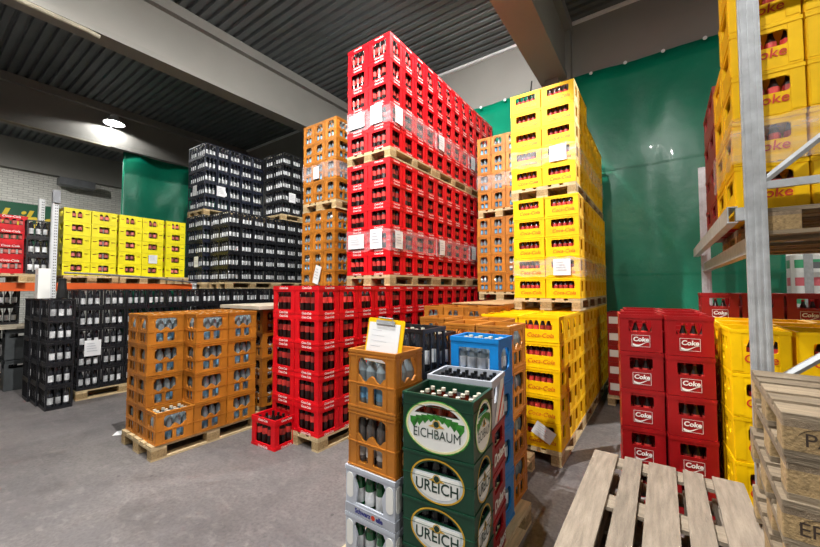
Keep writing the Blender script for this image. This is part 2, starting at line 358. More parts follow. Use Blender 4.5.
# ================================================================== CRATES
T = .012
class Crate: pass
def make_crate(W, D, H, mtl, hy, hx, extra=None, rim=.022, ribs=(), posts=True, prints=None, name='crate', closed=False):
    """hy / hx: hole outlines (metres, from the left edge) in the faces towards -y/+y and -x/+x."""
    c = Crate(); c.W, c.D, c.H, c.name = W, D, H, name
    w, d = W-.012, D-.012
    mb = MB()
    top = H-.004
    py = curve_data([rrect(0, w, 0, top)]+[[(u-.006, v) for u, v in h] for h in hy], T/2)
    px = curve_data([rrect(T, d-T, 0, top)]+[[(u-.006, v) for u, v in h] for h in hx], T/2)
    for s in ('-y', '+y'): mb.add(*py, mtl, face_m(s, w, d, -T/2))
    for s in ('-x', '+x'): mb.add(*px, mtl, face_m(s, w, d, -T/2))
    mb.box(-w/2+T, w/2-T, -d/2+T, d/2-T, .004, .016, mtl)
    e = .004
    for z0, z1 in [(top-rim, top)]+list(ribs):
        mb.box(-w/2-e, w/2+e, -d/2-e, -d/2, z0, z1, mtl); mb.box(-w/2-e, w/2+e, d/2, d/2+e, z0, z1, mtl)
        mb.box(-w/2-e, -w/2, -d/2, d/2, z0, z1, mtl); mb.box(w/2, w/2+e, -d/2, d/2, z0, z1, mtl)
    if posts:
        for a in (-1, 1):
            for b in (-1, 1):
                x0, y0 = a*(w/2), b*(d/2)
                mb.box(min(x0+a*.0025, x0-a*.03), max(x0+a*.0025, x0-a*.03), y0+b*.0025-.0015, y0+b*.0025+.0005 if b > 0 else y0+.0, 0, top, mtl) if False else None
    if extra: extra(mb, w, d, H)
    c.mesh = mb.mesh(name+'_body')
    c.print = None
    if prints:
        pm = MB(); prints(pm, w, d, H); c.print = pm.mesh(name+'_print')
    return c
def onface(pm, side, w, d, data, m, u, v, off=.0045, sc_=1):
    pm.add(data[0], data[1], m, face_m(side, w, d, off) @ Matrix.Translation((u, v, 0)) @ Matrix.Scale(sc_, 4))

# --- red cola crate
def pr_red(pm, w, d, H):
    for s, L_ in (('-y', w), ('+x', d), ('-x', d)):
        tx = text_data('Coca-Cola', .036 if s == '-y' else .031, .0008, .25)
        for v in (H*.91, H*.045): onface(pm, s, w, d, tx, WHT, L_/2, v)
C_RED = make_crate(.4, .3, .317, RED, [rrect(.072, .328, .045, .245, .012, 2)], [rrect(.06, .24, .045, .245, .012, 2)], prints=pr_red, name='red_crate', rim=.05, ribs=[(.0, .024)])
# --- yellow cola crate
def pr_yel(pm, w, d, H):
    onface(pm, '-y', w, d, text_data('Coca-Cola', .06, .0, .3), REDP, w*.54, H*.26)
    onface(pm, '+y', w, d, text_data('Coca-Cola', .06, .0, .3), REDP, w*.54, H*.26)
def ex_yel(mb, w, d, H):
    for b in (-1, 1):
        for x in (-d*.42, -d*.25, d*.25, d*.42):
            for a in (-1, 1):
                xx = a*(w/2); mb.box(min(xx, xx+a*.003), max(xx, xx+a*.003), x-.008, x+.008, .0, H-.03, YEL)
        break
C_YEL = make_crate(.4, .3, .255, YEL, [rrect(.075, .335, .122, .212, .015, 3)], [rrect(.1, .2, .085, .215, .012, 2)], extra=ex_yel, prints=pr_yel, name='yellow_crate', ribs=[(.0, .012)])
# --- brown mineral water crate (0.27 along X, 0.355 along Y); wide face windows upper + two lower, wavy sill
def wav(x0, x1, y0, y1, amp=.02, r=.03):
    p = [(x0+(x1-x0)*i/12, y0+amp*math.cos(i/12*4*PI)) for i in range(13)]
    p += [(x1, y1-r), (x1-r*.3, y1-r*.3), (x1-r, y1), (x0+r, y1), (x0+r*.3, y1-r*.3), (x0, y1-r)]
    return p
bw = [wav(.075, .285, .17, .288), rrect(.085, .155, .03, .125, .012, 2), rrect(.19, .26, .03, .125, .012, 2)]
bn = [wav(.065, .205, .17, .288, .012), rrect(.07, .125, .03, .125, .012, 2), rrect(.145, .2, .03, .125, .012, 2)]
def ex_bro(mb, w, d, H):
    for a in (-1, 1):
        for y in (-d/2+.004, -d/2+.058, d/2-.064, d/2-.01):
            x = a*w/2; mb.box(min(x, x+a*.003), max(x, x+a*.003), y, y+.006, 0, H-.02, BRO)
        for x in (-w/2+.004, -w/2+.046, w/2-.052, w/2-.01):
            y = a*d/2; mb.box(x, x+.006, min(y, y+a*.003), max(y, y+a*.003), 0, H-.02, BRO)
C_BRO = make_crate(.27, .355, .335, BRO, bn, bw, extra=ex_bro, name='brown_crate', ribs=[(.0, .01), (.138, .145), (.296, .302)], rim=.016)
C_BRS = make_crate(.27, .355, .32, BRO, [[(u, v*.95) for u, v in h] for h in bn], [[(u, v*.95) for u, v in h] for h in bw], extra=ex_bro, name='brown_crate', ribs=[(.0, .01), (.13, .137), (.281, .287)], rim=.016)
# --- black water crate
bk = lambda L: [rrect(.022+i*(L-.044)/3+.005, .022+(i+1)*(L-.044)/3-.005, .04, .29, .012, 2) for i in range(3)]
bk4 = lambda L: [rrect(.022+i*(L-.044)/4+.005, .022+(i+1)*(L-.044)/4-.005, .04, .29, .012, 2) for i in range(4)]
C_BLK = make_crate(.4, .3, .31, BLK, bk4(.4), bk(.3), name='black_crate')
C_NAV = make_crate(.4, .3, .31, NAVY, bk4(.4), bk(.3), name='blue_black_crate')
# --- lemon yellow crate on the left rack (0.4 along Y)
C_LEM = make_crate(.3, .4, .25, LIME, [rrect(.07, .23, .10, .2, .008, 2)], [rrect(.12, .28, .075, .2, .008, 2), rrect(.03, .09, .15, .165), rrect(.31, .37, .15, .165)], name='lemon_crate')
# --- red crates far left
C_RDL = make_crate(.3, .4, .25, RED, [rrect(.05, .25, .08, .19, .01, 2)], [rrect(.06, .34, .09, .19, .01, 2)], name='red_rack_crate', prints=lambda pm, w, d, H: onface(pm, '+x', w, d, text_data('Coca-Cola', .05, .001, .25), WHT, d/2, .225))
# --- Coke crates, 0.3 wide towards the viewer
def coke_print(m, frame, wave):
    def f(pm, w, d, H):
        for s in ('-y', '+y'):
            onface(pm, s, w, d, text_data('Coke', .048 if frame else .075, .0016 if frame else .0008, .12), m, w*.5, H*.325)
            if wave:
                n = 14; pts = [(-.055+.11*i/n, -.012*math.sin(i/n*PI*1.6)-.004) for i in range(n+1)]+[(-.055+.11*(n-i)/n, -.012*math.sin((n-i)/n*PI*1.6)-.004-.016*(1-(n-i)/n)**1.2-.002) for i in range(n+1)]
                onface(pm, s, w, d, curve_data([pts], 0), m, w*.5, H*.235)
            if frame:
                onface(pm, s, w, d, curve_data([rrect(-.062, .062, -.046, .046), rrect(-.0595, .0595, -.0435, .0435)], 0), m, w*.5, H*.285)
    return f
C_COK = make_crate(.3, .4, .297, RED2, [rrect(.07, .225, .155, .245, .006, 2)], [rrect(.1, .3, .155, .245, .01, 2)], name='red_coke_crate', prints=coke_print(WHT, True, True), rim=.03)
def ex_yt(mb, w, d, H):
    for a in (-1, 1):
        for b in (-1, 1):
            x, y = a*w/2, b*d/2
            mb.box(min(x-a*.055, x-a*.004), max(x-a*.055, x-a*.004), min(y, y+b*.003), max(y, y+b*.003), .012, H-.03, YEL)
            mb.box(min(x, x+a*.003), max(x, x+a*.003), min(y-b*.055, y-b*.004), max(y-b*.055, y-b*.004), .012, H-.03, YEL)
C_YTL = make_crate(.3, .4, .285, YEL, [rrect(.075, .235, .135, .215, .015, 3)], [rrect(.13, .19, .05, .105, .012, 2), rrect(.12, .2, .14, .22, .012, 2), rrect(.24, .3, .14, .22, .012, 2)], extra=ex_yt, name='tall_yellow_crate', prints=coke_print(REDP, False, False))
C_YRK = make_crate(.3, .4, .257, YEL, [rrect(.07, .24, .12, .205, .02, 3)], [rrect(.1, .3, .12, .205, .015, 3)], extra=ex_yt, name='yellow_rack_crate', prints=coke_print(REDP, False, False))

# ------------------------------------------------------------------ bottles
class Bot: pass
def make_bottle(kind, h, r, glass, label, cap, lz=(.25, .55), neck=.34, seg=8):
    b = Bot(); b.kind, b.h, b.r = kind, h, r
    z0, z1 = lz
    prof = [(r*.9, 0), (r, .012), (r, h*z0), (r*1.015, h*z0+.001), (r*1.015, h*z1), (r, h*z1+.001), (r*.97, h*(1-neck)), (r*neck+.004, h*.84), (r*.4, h*.93), (r*.46, h*.935), (r*.44, h)]
    ms = [glass, glass, label, label, label, glass, glass, glass, cap, cap]
    b.mesh = MB().lathe(prof, ms, seg).mesh(kind)
    # parts for the large ones
    g = MB().lathe([p for p in prof[:2]]+[(r, h*z1+.001)]+prof[6:9], [glass]*5, 16); b.pg = g.mesh(kind+'_glass')
    l = MB(); k = 16
    A = [(r*1.02*math.cos(2*PI*i/k), r*1.02*math.sin(2*PI*i/k), h*z0) for i in range(k)]; B = [(x, y, h*z1) for x, y, z in A]
    l.add(A+B, [(i, (i+1) % k, k+(i+1) % k, k+i) for i in range(k)], label); b.pl = l.mesh(kind+'_label')
    b.pc = MB().lathe(prof[8:], [cap]*2, 12).mesh(kind+'_cap')
    return b
B_COLA = make_bottle('cola_bottle', .285, .034, COLA, LABR, CAPK, (.38, .6))
B_SCOL = make_bottle('small_cola_bottle', .222, .027, COLA, LABS, CAPR, (.45, .66))
B_WAT = make_bottle('water_bottle', .29, .036, CLEAR, LABB, CAPW, (.12, .36))
B_BWAT = make_bottle('dark_water_bottle', .285, .031, DKGL, LABW, CAPW, (.2, .52))
B_LEM = make_bottle('lemonade_bottle', .225, .033, COLA, LABP, CAPW, (.4, .66))
B_BEER = make_bottle('beer_bottle', .25, .0275, BEER, CREAM, CAPW, (.25, .5))
B_GRNB = make_bottle('green_bottle', .235, .031, GRNGL, LABW, CAPK, (.14, .48))
B_GBSM = make_bottle('small_beer_bottle', .205, .027, DKGL, CREAM, CAPK, (.25, .5))
B_BWAT2 = make_bottle('clear_bottle', .305, .034, SMOKE, LABW, CAPW, (.13, .36))
B_WAT2 = make_bottle('blue_label_bottle', .275, .036, CLEAR, LABW, CAPW, (.3, .55))
B_GBER = make_bottle('pale_beer_bottle', .245, .0275, DKGL, CREAM, CAPK, (.25, .5))
SEEN = set(); ORD += ['eighteenth', 'nineteenth', 'twentieth', 'twenty-first', 'twenty-second', 'twenty-third', 'twenty-fourth']
BOTTLES = []     # (dist, bottle, matrix, label, group, cat, big)
def fill(cr, M, bot, nx, ny, vis, label, group, big=False, base=.016, drop=()):
    px, py = (cr.W-.05)/nx, (cr.D-.05)/ny; cnt = 0
    for i in range(nx):
        for j in range(ny):
            if not ('all' in vis or ('-y' in vis and j == 0) or ('+x' in vis and i == nx-1) or ('-x' in vis and i == 0)): continue
            if (i, j) in drop: continue
            x = -cr.W/2+.025+px*(i+.5)+R.uniform(-.002, .002); y = -cr.D/2+.025+py*(j+.5)+R.uniform(-.002, .002)
            m = M @ put(x, y, base, R.uniform(0, 6))
            p = m.translation; d = (p-Vector((0, 0, 1.695))).length
            key = tuple(round((M @ Vector((-cr.W/2+.025+px*(i+.5), -cr.D/2+.025+py*(j+.5), 0)))[q]*50) for q in range(3))
            if key in SEEN: continue
            SEEN.add(key)
            lb = label; nw = count_words(label)
            if 'all' in vis and nw <= 11: lb = '%s, %s row, %s along' % (label, ORD[j], ORD[i])
            elif nw <= 14: lb = '%s, %s along' % (label, ORD[cnt])
            cnt += 1
            BOTTLES.append((d, bot, m, lb, group, big))
CRATES = []
def crate(cr, x, y, z, label, cat='crate', group=None, rot=0, name=None, jit=1):
    """x,y = centre of the footprint"""
    Mx = put(x+R.uniform(-.002, .002)*jit, y+R.uniform(-.002, .002)*jit, z+.0005, rot+R.uniform(-.004, .004)*jit)
    if cr.print:
        o = link(name or cr.name, None, None, Mx); link('body', cr.mesh, o); q = link('printed_lettering', cr.print, o); q['kind'] = 'stuff'
    else: o = link(name or cr.name, cr.mesh, None, Mx)
    tag(o, label, cat, group); CRATES.append(o)
    assert 4 <= count_words(label) <= 16, label
    return Mx
def stack(cr, x0, y0, z0, nx, ny, nz, keep, desc, where, group, bot=None, grid=(4, 3), vis=('-y', '+x'), short=None, mirror=False, alt=None, bcol='cola bottle', xname=None, jx=None):
    """x0,y0 low corner; label: desc, where, layer, row, nth from front"""
    for k in range(nz):
        for i in range(nx):
            for j in range(ny):
                if not keep(i, j, k): continue
                c = alt if alt and (i+j+k) % 5 == 0 else cr
                x, y, z = x0+cr.W*(i+.5), y0+cr.D*(j+.5), z0+cr.H*k
                if nx == 1: row = ''
                elif nx == 2: row = (' left row,', ' right row,')[i]
                else: row = ' '+ORD[i]+' row,'
                lab = '%s, %s, %s layer,%s %s from front' % (desc, where, layer_word(k, nz), row, ORD[j])
                Mx = crate(c, x, y, z, lab, 'crate', group)
                if bot:
                    v = []
                    if j == 0 and '-y' in vis: v.append('-y')
                    if i == nx-1 and '+x' in vis: v.append('+x')
                    if i == 0 and '-x' in vis: v.append('-x')
                    if j > 0 and '-y' in vis and not keep(i, j-1, k): v.append('-y')
                    if k == nz-1 and 'top' in vis: v.append('all')
                    if v: fill(cr, Mx, bot, grid[0], grid[1], v, '%s, %s, %s layer,%s %s from front' % (bcol, where, layer_word(k, nz), row, ORD[j]), 'bottles in '+group)
def film(x0, x1, y0, y1, z0, z1, label):
    e = .009; n = 14; mb = MB(); pts = []
    per = [(x0-e, y0-e), (x1+e, y0-e), (x1+e, y1+e), (x0-e, y1+e), (x0-e, y0-e)]
    for a, b in zip(per, per[1:]):
        for i in range(n): pts.append((a[0]+(b[0]-a[0])*i/n, a[1]+(b[1]-a[1])*i/n))
    N = len(pts); V = []
    for z in (z0, (z0+z1)/2, z1):
        for i, (x, y) in enumerate(pts): V.append((x, y, z+.012*math.sin(i*1.7)+.01*math.sin(i*.6+2)))
    mb.add(V, [(r*N+i, r*N+(i+1) % N, (r+1)*N+(i+1) % N, (r+1)*N+i) for r in range(2) for i in range(N)], FILM)
    return tag(link('stretch_film', mb.mesh('film')), label, 'plastic film', 'stretch film bands around stacked crates')
def sheet(x, y, z, w, h, facing, label, m=PAPER, tilt=0):
    """paper sheet fixed on a vertical face; x,y,z its centre"""
    mb = MB(); n = 4; V = []; t = .0012
    for s in (0, t):
        for j in range(n+1):
            for i in range(n+1): V.append((-w/2+w*i/n, -s-.003*math.sin(i*1.3+j), -h/2+h*j/n))
    k = (n+1)**2
    F = [(j*(n+1)+i, j*(n+1)+i+1, (j+1)*(n+1)+i+1, (j+1)*(n+1)+i) for j in range(n) for i in range(n)]
    mb.add(V, F+[tuple(a+k for a in f) for f in F], m)
    for q in range(4): mb.box(-w*.36, w*(.1+.06*q), -.0075, -.0068, h*(.28-.16*q), h*(.31-.16*q), GRY)
    a = 0 if facing == '-y' else PI/2
    return tag(link('paper_sheet', mb.mesh('sheet'), None, put(x, y, z, a) @ Matrix.Rotation(tilt, 4, 'Y')), label, 'paper')

# ================================================================== RED TOWER
xr, yr = -2.953, 3.756
HP = .15
zb = .144+5*.317; z1 = zb+HP; z2 = z1+5*.317; z3 = z2+HP
for j in range(4):
    pallet(xr-.8, yr-1.2+1.2*j, 0, 'wooden pallet under the red floor crates, %s from front' % ORD[j], group='pallets under the red crates')
for j in range(3):
    pallet(xr-.8, yr+1.2*j, zb+.003, 'wooden pallet between floor and middle red crates, %s from front' % ORD[j], group='pallets under the red crates')
    pallet(xr-.8, yr+1.2*j, z2+.003, 'wooden pallet between middle and upper red crates, %s from front' % ORD[j], group='pallets under the red crates')
keep = lambda i, j, k: i == 1 or j < 4
stack(C_RED, xr-.8, yr-1.2, .144, 2, 16, 5, lambda i, j, k: i == 1 or j < 3, 'red cola crate', 'red floor block', 'red crates', B_COLA)
stack(C_RED, xr-.8, yr, z1, 2, 12, 5, keep, 'red cola crate', 'middle of red tower', 'red crates', B_COLA)
stack(C_RED, xr-.8, yr, z3, 2, 12, 5, keep, 'red cola crate', 'top of red tower', 'red crates', B_COLA)
for n, z in (('middle', z1), ('top', z3)):
    for j in range(3):
        film(xr-.8, xr, yr+1.2*j+.01, yr+1.2*j+1.19, z+.317*1+.02, z+.317*2-.01, 'clear stretch film round red crates, %s of tower, %s from front' % (n, ORD[j]))
        sheet(xr+.016, yr+1.2*j+.16+.02*(j == 0), z+.317*1.5, .17, .24, '+x', 'white paper sheet on right side of red %s pallet, %s from front' % (n, ORD[j]))
    sheet(xr-.23, yr-.016, z+.317*1.55, .21, .27, '-y', 'white paper sheet on front of the %s red pallet' % n)
    sheet(xr-.6, yr-.016, z+.317*1.5, .3, .2, '-y', 'white film-covered sheet on front left of %s red pallet' % n)
# single red crate on the floor
Mx = crate(C_RED, -3.545, 2.455, 0, 'single red cola crate standing alone on the concrete floor', rot=math.radians(3), group='red crates')
fill(C_RED, Mx, B_COLA, 4, 3, ['all'], 'cola bottle in the single red crate on the floor', 'bottles in the single red crate', drop=[(1, 1)])

# ================================================================== YELLOW TOWER
xy, yy = -.80, 4.66
yb = .144+5*.255; w1 = yb+HP; w2 = w1+5*.255; w3 = w2+HP
for j in range(3):
    pallet(-1.62, 3.66+1.2*j, 0, 'wooden pallet under yellow floor crates, %s from front' % ORD[j], group='pallets under the yellow crates')
for j in range(2):
    pallet(xy-.8, yy+1.2*j, yb+.003, 'wooden pallet under middle yellow crates, %s from front' % ORD[j], group='pallets under the yellow crates')
    pallet(xy-.83, yy+.03+1.2*j, w2+.003, 'wooden pallet under upper yellow crates, %s from front' % ORD[j], group='pallets under the yellow crates')
stack(C_YEL, -1.62, 3.66, .144, 2, 12, 5, lambda i, j, k: i == 1 or j < 2 or (k == 4 and j < 5), 'yellow cola crate', 'yellow floor block', 'yellow crates', B_SCOL, (6, 4))
stack(C_YEL, xy-.8, yy, w1, 2, 8, 5, lambda i, j, k: i == 1 or j < 3, 'yellow cola crate', 'middle of yellow tower', 'yellow crates', B_SCOL, (6, 4))
stack(C_YEL, xy-.83, yy+.03, w3, 2, 8, 5, lambda i, j, k: (i == 1 or j < 3) and (k < 4 or j not in (3, 4, 5, 6, 7) or False), 'yellow cola crate', 'top of yellow tower', 'yellow crates', B_SCOL, (6, 4))
for n, z, dx, dy in (('middle', w1, 0, 0), ('top', w3, -.03, .03)):
    for j in range(2):
        film(xy-.8+dx, xy+dx, yy+dy+1.2*j+.01, yy+dy+1.2*j+1.19, z+.255+.02, z+.51-.01, 'clear stretch film round yellow crates, %s of tower, %s from front' % (n, ORD[j]))
    sheet(xy-.2+dx, yy+dy-.016, z+.255*1.5, .2, .2, '-y', 'white paper sheet on front of %s yellow pallet' % n)
sheet(-.98, 3.66-.018, .3, .2, .13, '-y', 'loose white paper hanging at the foot of the yellow block', tilt=.5)

# ================================================================== BROWN TOWERS
H4 = 4*.335
b1 = .144+H4; b2 = b1+HP; b3 = b2+H4; b4 = b3+HP
for tx, ty, nm, nrow in ((-5.02, 3.97, 'left brown tower', 3), (-2.78, 6.16, 'back brown tower', 3)):
    for z, q in ((b1, 'middle'), (b3, 'upper')):
        pallet(tx+.01, ty-.0, z+.003, 'wooden pallet below %s crates of %s' % (q, nm), group='pallets under the brown crates')
    for z, q in ((b2, 'middle'), (b4, 'top')):
        stack(C_BRO, tx+(0 if q == 'top' or nrow == 0 else -.02), ty, z, 3, 3, 4, lambda i, j, k: i == 2 or j == 0, 'brown water crate', '%s of %s' % (q, nm), 'brown crates', B_WAT, (3, 4), bcol='water bottle')
    film(tx-.0, tx+.81, ty, ty+1.065, b4+.335+.05, b4+.335*2-.04, 'clear stretch film round the top of %s' % nm)
sheet(-4.66, 3.97-.02, b4+.335*1.45, .13, .2, '-y', 'white paper sheet on the upper left brown tower')
sheet(-4.62, 3.97-.02, b2+.335*.85, .14, .3, '-y', 'white paper tag hanging low on left brown tower', tilt=.3)
sheet(-2.18, 6.2-.02, b4+.335*1.5, .16, .1, '-y', 'white paper strip on upper back brown tower')
sheet(-2.15, 6.2-.02, b2+.335*1.4, .2, .11, '-y', 'white paper strip on middle of back brown tower')
# floor blocks under both towers
pallet(-5.02, 3.97, 0, 'wooden pallet on the floor below left brown tower', group='pallets under the brown crates')
stack(C_BRO, -5.02, 3.97, .144, 3, 3, 4, lambda i, j, k: i == 2 or j == 0, 'brown water crate', 'foot of left brown tower', 'brown crates')
for j in range(3):
    pallet(-2.4, 3.72+1.2*j, 0, 'wooden pallet under back brown floor crates, %s from front' % ORD[j], group='pallets under the brown crates')
stack(C_BRO, -2.4, 3.72, .144, 3, 10, 4, lambda i, j, k: k == 3 or j == 0 or (k < 3 and j > 6 and i == 2) or (i == 2 and j % 3 == 0), 'brown water crate', 'back brown floor block', 'brown crates', B_WAT, (3, 4), vis=('-y',), bcol='water bottle')
mb = MB().box(-2.35, -1.62, 4.35, 6.1, b1+.001, b1+.012, CARD); tag(link('cardboard_sheet', mb.mesh('card')), 'flat cardboard sheet lying on brown crates before the back tower', 'cardboard')
# brown floor pallet, front left
px0, py0 = -4.93, 1.49
pallet(px0, py0, 0, 'light wooden pallet under the brown crates on open floor', group='pallets under the brown crates')
def keep_b(i, j, k): return not (i == 2 and j == 0 and k > 0)
stack(C_BRS, px0+.0, py0+.03, .144, 3, 3, 4, lambda i, j, k: keep_b(i, j, k) and (i == 2 or j == 0 or k == 3 or (i == 1 and j < 2)), 'brown water crate', 'brown floor pallet', 'brown crates', B_WAT, (3, 4), vis=('-y', '+x', 'top'), bcol='water bottle')
for k in (1, 2, 3):
    fill(C_BRS, put(px0+.27*1.5, py0+.03+.1775, .144+.32*k), B_WAT, 3, 4, ['+x'], 'inner water bottle, brown floor pallet, %s layer, second row, first from front' % layer_word(k, 4), 'bottles in brown crates')
fill(C_BRS, put(px0+.27*2.5, py0+.03+.1775, .144), B_WAT, 3, 4, ['all'], 'inner water bottle, brown floor pallet, bottom layer, third row, first from front', 'bottles in brown crates')
# second brown pallet behind it, with a board on top
pallet(-5.2, 2.78, 0, 'wooden pallet behind the brown floor pallet', group='pallets under the brown crates', L=1.13)
stack(C_BRS, -5.14, 2.8, .144, 3, 3, 4, lambda i, j, k: i == 2 or j == 0 or k == 3, 'brown water crate', 'boarded brown pallet', 'brown crates', B_BWAT, (3, 4), bcol='dark bottle')
mb = MB().box(-5.15, -4.2, 2.66, 3.8, 1.427, 1.47, BOARD); tag(link('board', mb.mesh('board')), 'pale board lying on brown crates beside the red block', 'board')

# ================================================================== BLACK BLOCKS
KH = 5*.31
k1 = .144+KH; k2 = k1+.15; k3 = k2+KH; k4 = k3+.15
for j in range(4):
    pallet(-8.09, 1.62+1.2*j, 0, 'wooden pallet under the long black block, %s from front' % ORD[j], group='pallets under the black crates')
stack(C_BLK, -8.09, 1.62, .144, 2, 16, 5, lambda i, j, k: i == 1 or j == 0, 'black water crate', 'long black block', 'black crates', B_BWAT, bcol='dark bottle')
# stack standing directly on the floor at its end
for i, (x, y) in enumerate(((-8.22, 1.19), (-7.81, 1.215), (-7.4, 1.24))):
    for k in range(5):
        lab = 'black crate, loose floor stack, %s column, %s layer' % (('back', 'middle', 'front')[i], layer_word(k, 5))
        Mx = crate(C_BLK, x+.17, y+.15, .31*k, lab, group='black crates')
        fill(C_BLK, Mx, B_BWAT, 4, 3, ['-y', '+x'] if i == 2 else ['-y'], 'dark bottle in black crate, loose floor stack, %s column, %s layer' % (('back', 'middle', 'front')[i], layer_word(k, 5)), 'bottles in black crates')
for x, y, z, nx, ny, q, c in ((-8.46, 4.1, k2, 2, 11, 'lower right black tower', C_BLK), (-9.32, 3.97, k2, 2, 5, 'lower left black tower', C_NAV), (-9.4, 4.02, k4, 2, 5, 'upper left black tower', C_NAV), (-8.44, 5.42, k4, 2, 4, 'upper right black tower', C_BLK)):
    for j in range((ny+3)//4):
        pallet(x, y+1.2*j, z-.148, 'wooden pallet under %s, %s from front' % (q, ORD[j]), group='pallets under the black crates', W=.8, L=min(1.2, 7.42-y-1.2*j))
    stack(c, x, y, z, 2, ny, 5, lambda i, j, k: i == 1 or j == 0, 'black water crate', q, 'black crates', B_BWAT, bcol='dark bottle')
pallet(-9.32, 3.97, 0, 'wooden pallet at floor below the lower left black tower', group='pallets under the black crates')
stack(C_BLK, -9.32, 3.97, .144, 2, 5, 5, lambda i, j, k: True, 'black water crate', 'foot of left black tower', 'black crates')
for x, y, z, f, n in ((-7.29+.014, 1.8, .78, '+x', 'long black block'), (-8.6+.02, 4.4, k4+.31*1.5, '+x', 'right side of upper left black tower'), (-9.0, 4.0, k4+.31*1.5, '-y', 'front of upper left black tower'), (-8.75, 3.95, k2+.31*1.5, '-y', 'front of lower left black tower'), (-7.64+.02, 5.7, k4+.31*1.4, '+x', 'upper right black tower'), (-7.66+.02, 6.6, k2+.31*1.4, '+x', 'lower right black tower')):
    sheet(x, y, z, .2, .24, f, 'white paper sheet on the '+n)

# ================================================================== LEFT RACK
def upright(parent, x, y, z0, z1, w=.09, d=.07, m=STEEL, holes=True):
    mb = MB()
    out = [(-w/2, -d/2), (w/2, -d/2), (w/2, -d/2+.02), (w/2-.018, -d/2+.02), (w/2-.018, d/2), (-w/2+.018, d/2), (-w/2+.018, -d/2+.02), (-w/2, -d/2+.02)]
    n = len(out); mb.add([(x+a, y+b, z0) for a, b in out]+[(x+a, y+b, z1) for a, b in out], [(i, (i+1) % n, n+(i+1) % n, n+i) for i in range(n)], m)
    mb.box(x-w/2+.018, x+w/2-.018, y-d/2-.003, y-d/2, z0, z1, m)
    for a in (-.3, 0, .3): mb.box(x+w*a-.006, x+w*a+.006, y-d/2-.008, y-d/2-.003, z0, z1, m)
    o = link('upright', mb.mesh('upright'), parent)
    if holes:
        hb = MB(); z = z0+.05
        while z < z1-.05:
            for a in (-.03, .03): hb.box(x+a*.55-.005, x+a*.55+.005, y-d/2-.0045, y-d/2-.0035, z, z+.018, DARKHOLE)
            for b in (-.0, .022): hb.box(x+w/2-.017, x+w/2-.0165, y+b-.006, y+b+.006, z, z+.018, DARKHOLE)
            z += .05
        link('slot_row', hb.mesh('slots'), o)['kind'] = 'stuff'
    return o
rk = tag(link('pallet_rack', None, None, put(0, 0, 0)), 'white and orange pallet rack carrying the lemon yellow crates', 'rack')
for y in (1.58,):
    for x in (-8.72, -9.75): upright(rk, x, y, 0, 3.42, .1, .08, WSTEEL)
upright(rk, -8.72, 3.9, 0, 1.83, .1, .08, WSTEEL)
upright(rk, -8.72, -1.2, 0, 3.42, .1, .08, WSTEEL)
for y0, y1 in ((1.63, 3.86), (-1.2, 1.53)):
    for x in (-8.72, -9.75):
        mb = MB().box(x-.025, x+.025, y0, y1, 1.66, 1.79, ORANGE); mb.box(x-.028, x+.028, y0, y1, 1.785, 1.80, ORANGE); link('beam', mb.mesh('beam'), rk)
for k in range(5):
    mb = MB().tube([(-8.75, 1.58, .3+.6*k), (-9.72, 1.58, .6+.6*k)], .015, WSTEEL, 6); link('diagonal_brace', mb.mesh('brace'), rk)
mb = MB().box(-8.66, -8.64, 1.53, 1.63, 3.2, 3.42, DSTEEL); link('end_plate', mb.mesh('plate'), rk)
for n, (y0, ny) in enumerate(((1.735, 2), (2.56, 2), (3.4, 1))):
    pallet(-10.0, y0, 1.803, 'wooden pallet under lemon yellow crates on rack, %s from front' % ORD[n], along='x', group='pallets on the left rack', L=.8 if False else 1.2, W=.8 if ny == 2 else .42)
    stack(C_LEM, -9.25, y0+.0, 1.803+.146, 1, ny, 5, lambda i, j, k: True, 'lemon yellow crate', '%s rack pallet' % ORD[n], 'lemon yellow crates', B_LEM, (3, 4), bcol='lemonade bottle')
    stack(C_LEM, -9.55, y0+.0, 1.803+.146, 1, 1, 5, lambda i, j, k: True, 'lemon yellow crate', 'inner column, %s rack pallet' % ORD[n], 'lemon yellow crates', B_LEM, (3, 4), vis=('-y',), bcol='lemonade bottle')
sheet(-8.95+.012, 2.56+.6, 1.95+.25*1.5, .16, .18, '+x', 'white paper sheet on the lemon yellow crates')
mb = MB().tube([(-8.6, 1.7, 1.98), (-8.59, 2.2, 1.965), (-8.58, 2.9, 1.93), (-8.58, 3.9, 1.83)], .018, DSTEEL, 8); tag(link('guard_rail', mb.mesh('rail')), 'thin grey rail in front of the lemon yellow crates', 'rail')
# left bay of the rack
pallet(-9.75, .45, 1.803, 'wooden pallet on rack under the red crates at far left', along='x', group='pallets on the left rack')
stack(C_RDL, -9.3, .5, 1.95, 1, 2, 4, lambda i, j, k: True, 'red crate', 'far left rack bay', 'red crates on the left rack', B_LEM, (3, 4), bcol='dark bottle')
pallet(-9.6, 1.27, 1.803, 'narrow wooden pallet on rack under the upright black crates', along='x', group='pallets on the left rack', W=.3, L=.9)
stack(C_BLK, -9.2, 1.255, 1.95, 1, 1, 3, lambda i, j, k: True, 'black crate', 'single column on far left rack', 'black crates on the left rack', B_BWAT, bcol='dark bottle')
pallet(-10.2, .1, 0, 'wooden pallet on floor below the far left rack bay', group='pallets on the left rack')
stack(C_BLK, -10.2, .1, .144, 2, 4, 5, lambda i, j, k: i == 1 or j == 0, 'black water crate', 'black block below far left rack', 'black crates', B_BWAT, bcol='dark bottle')
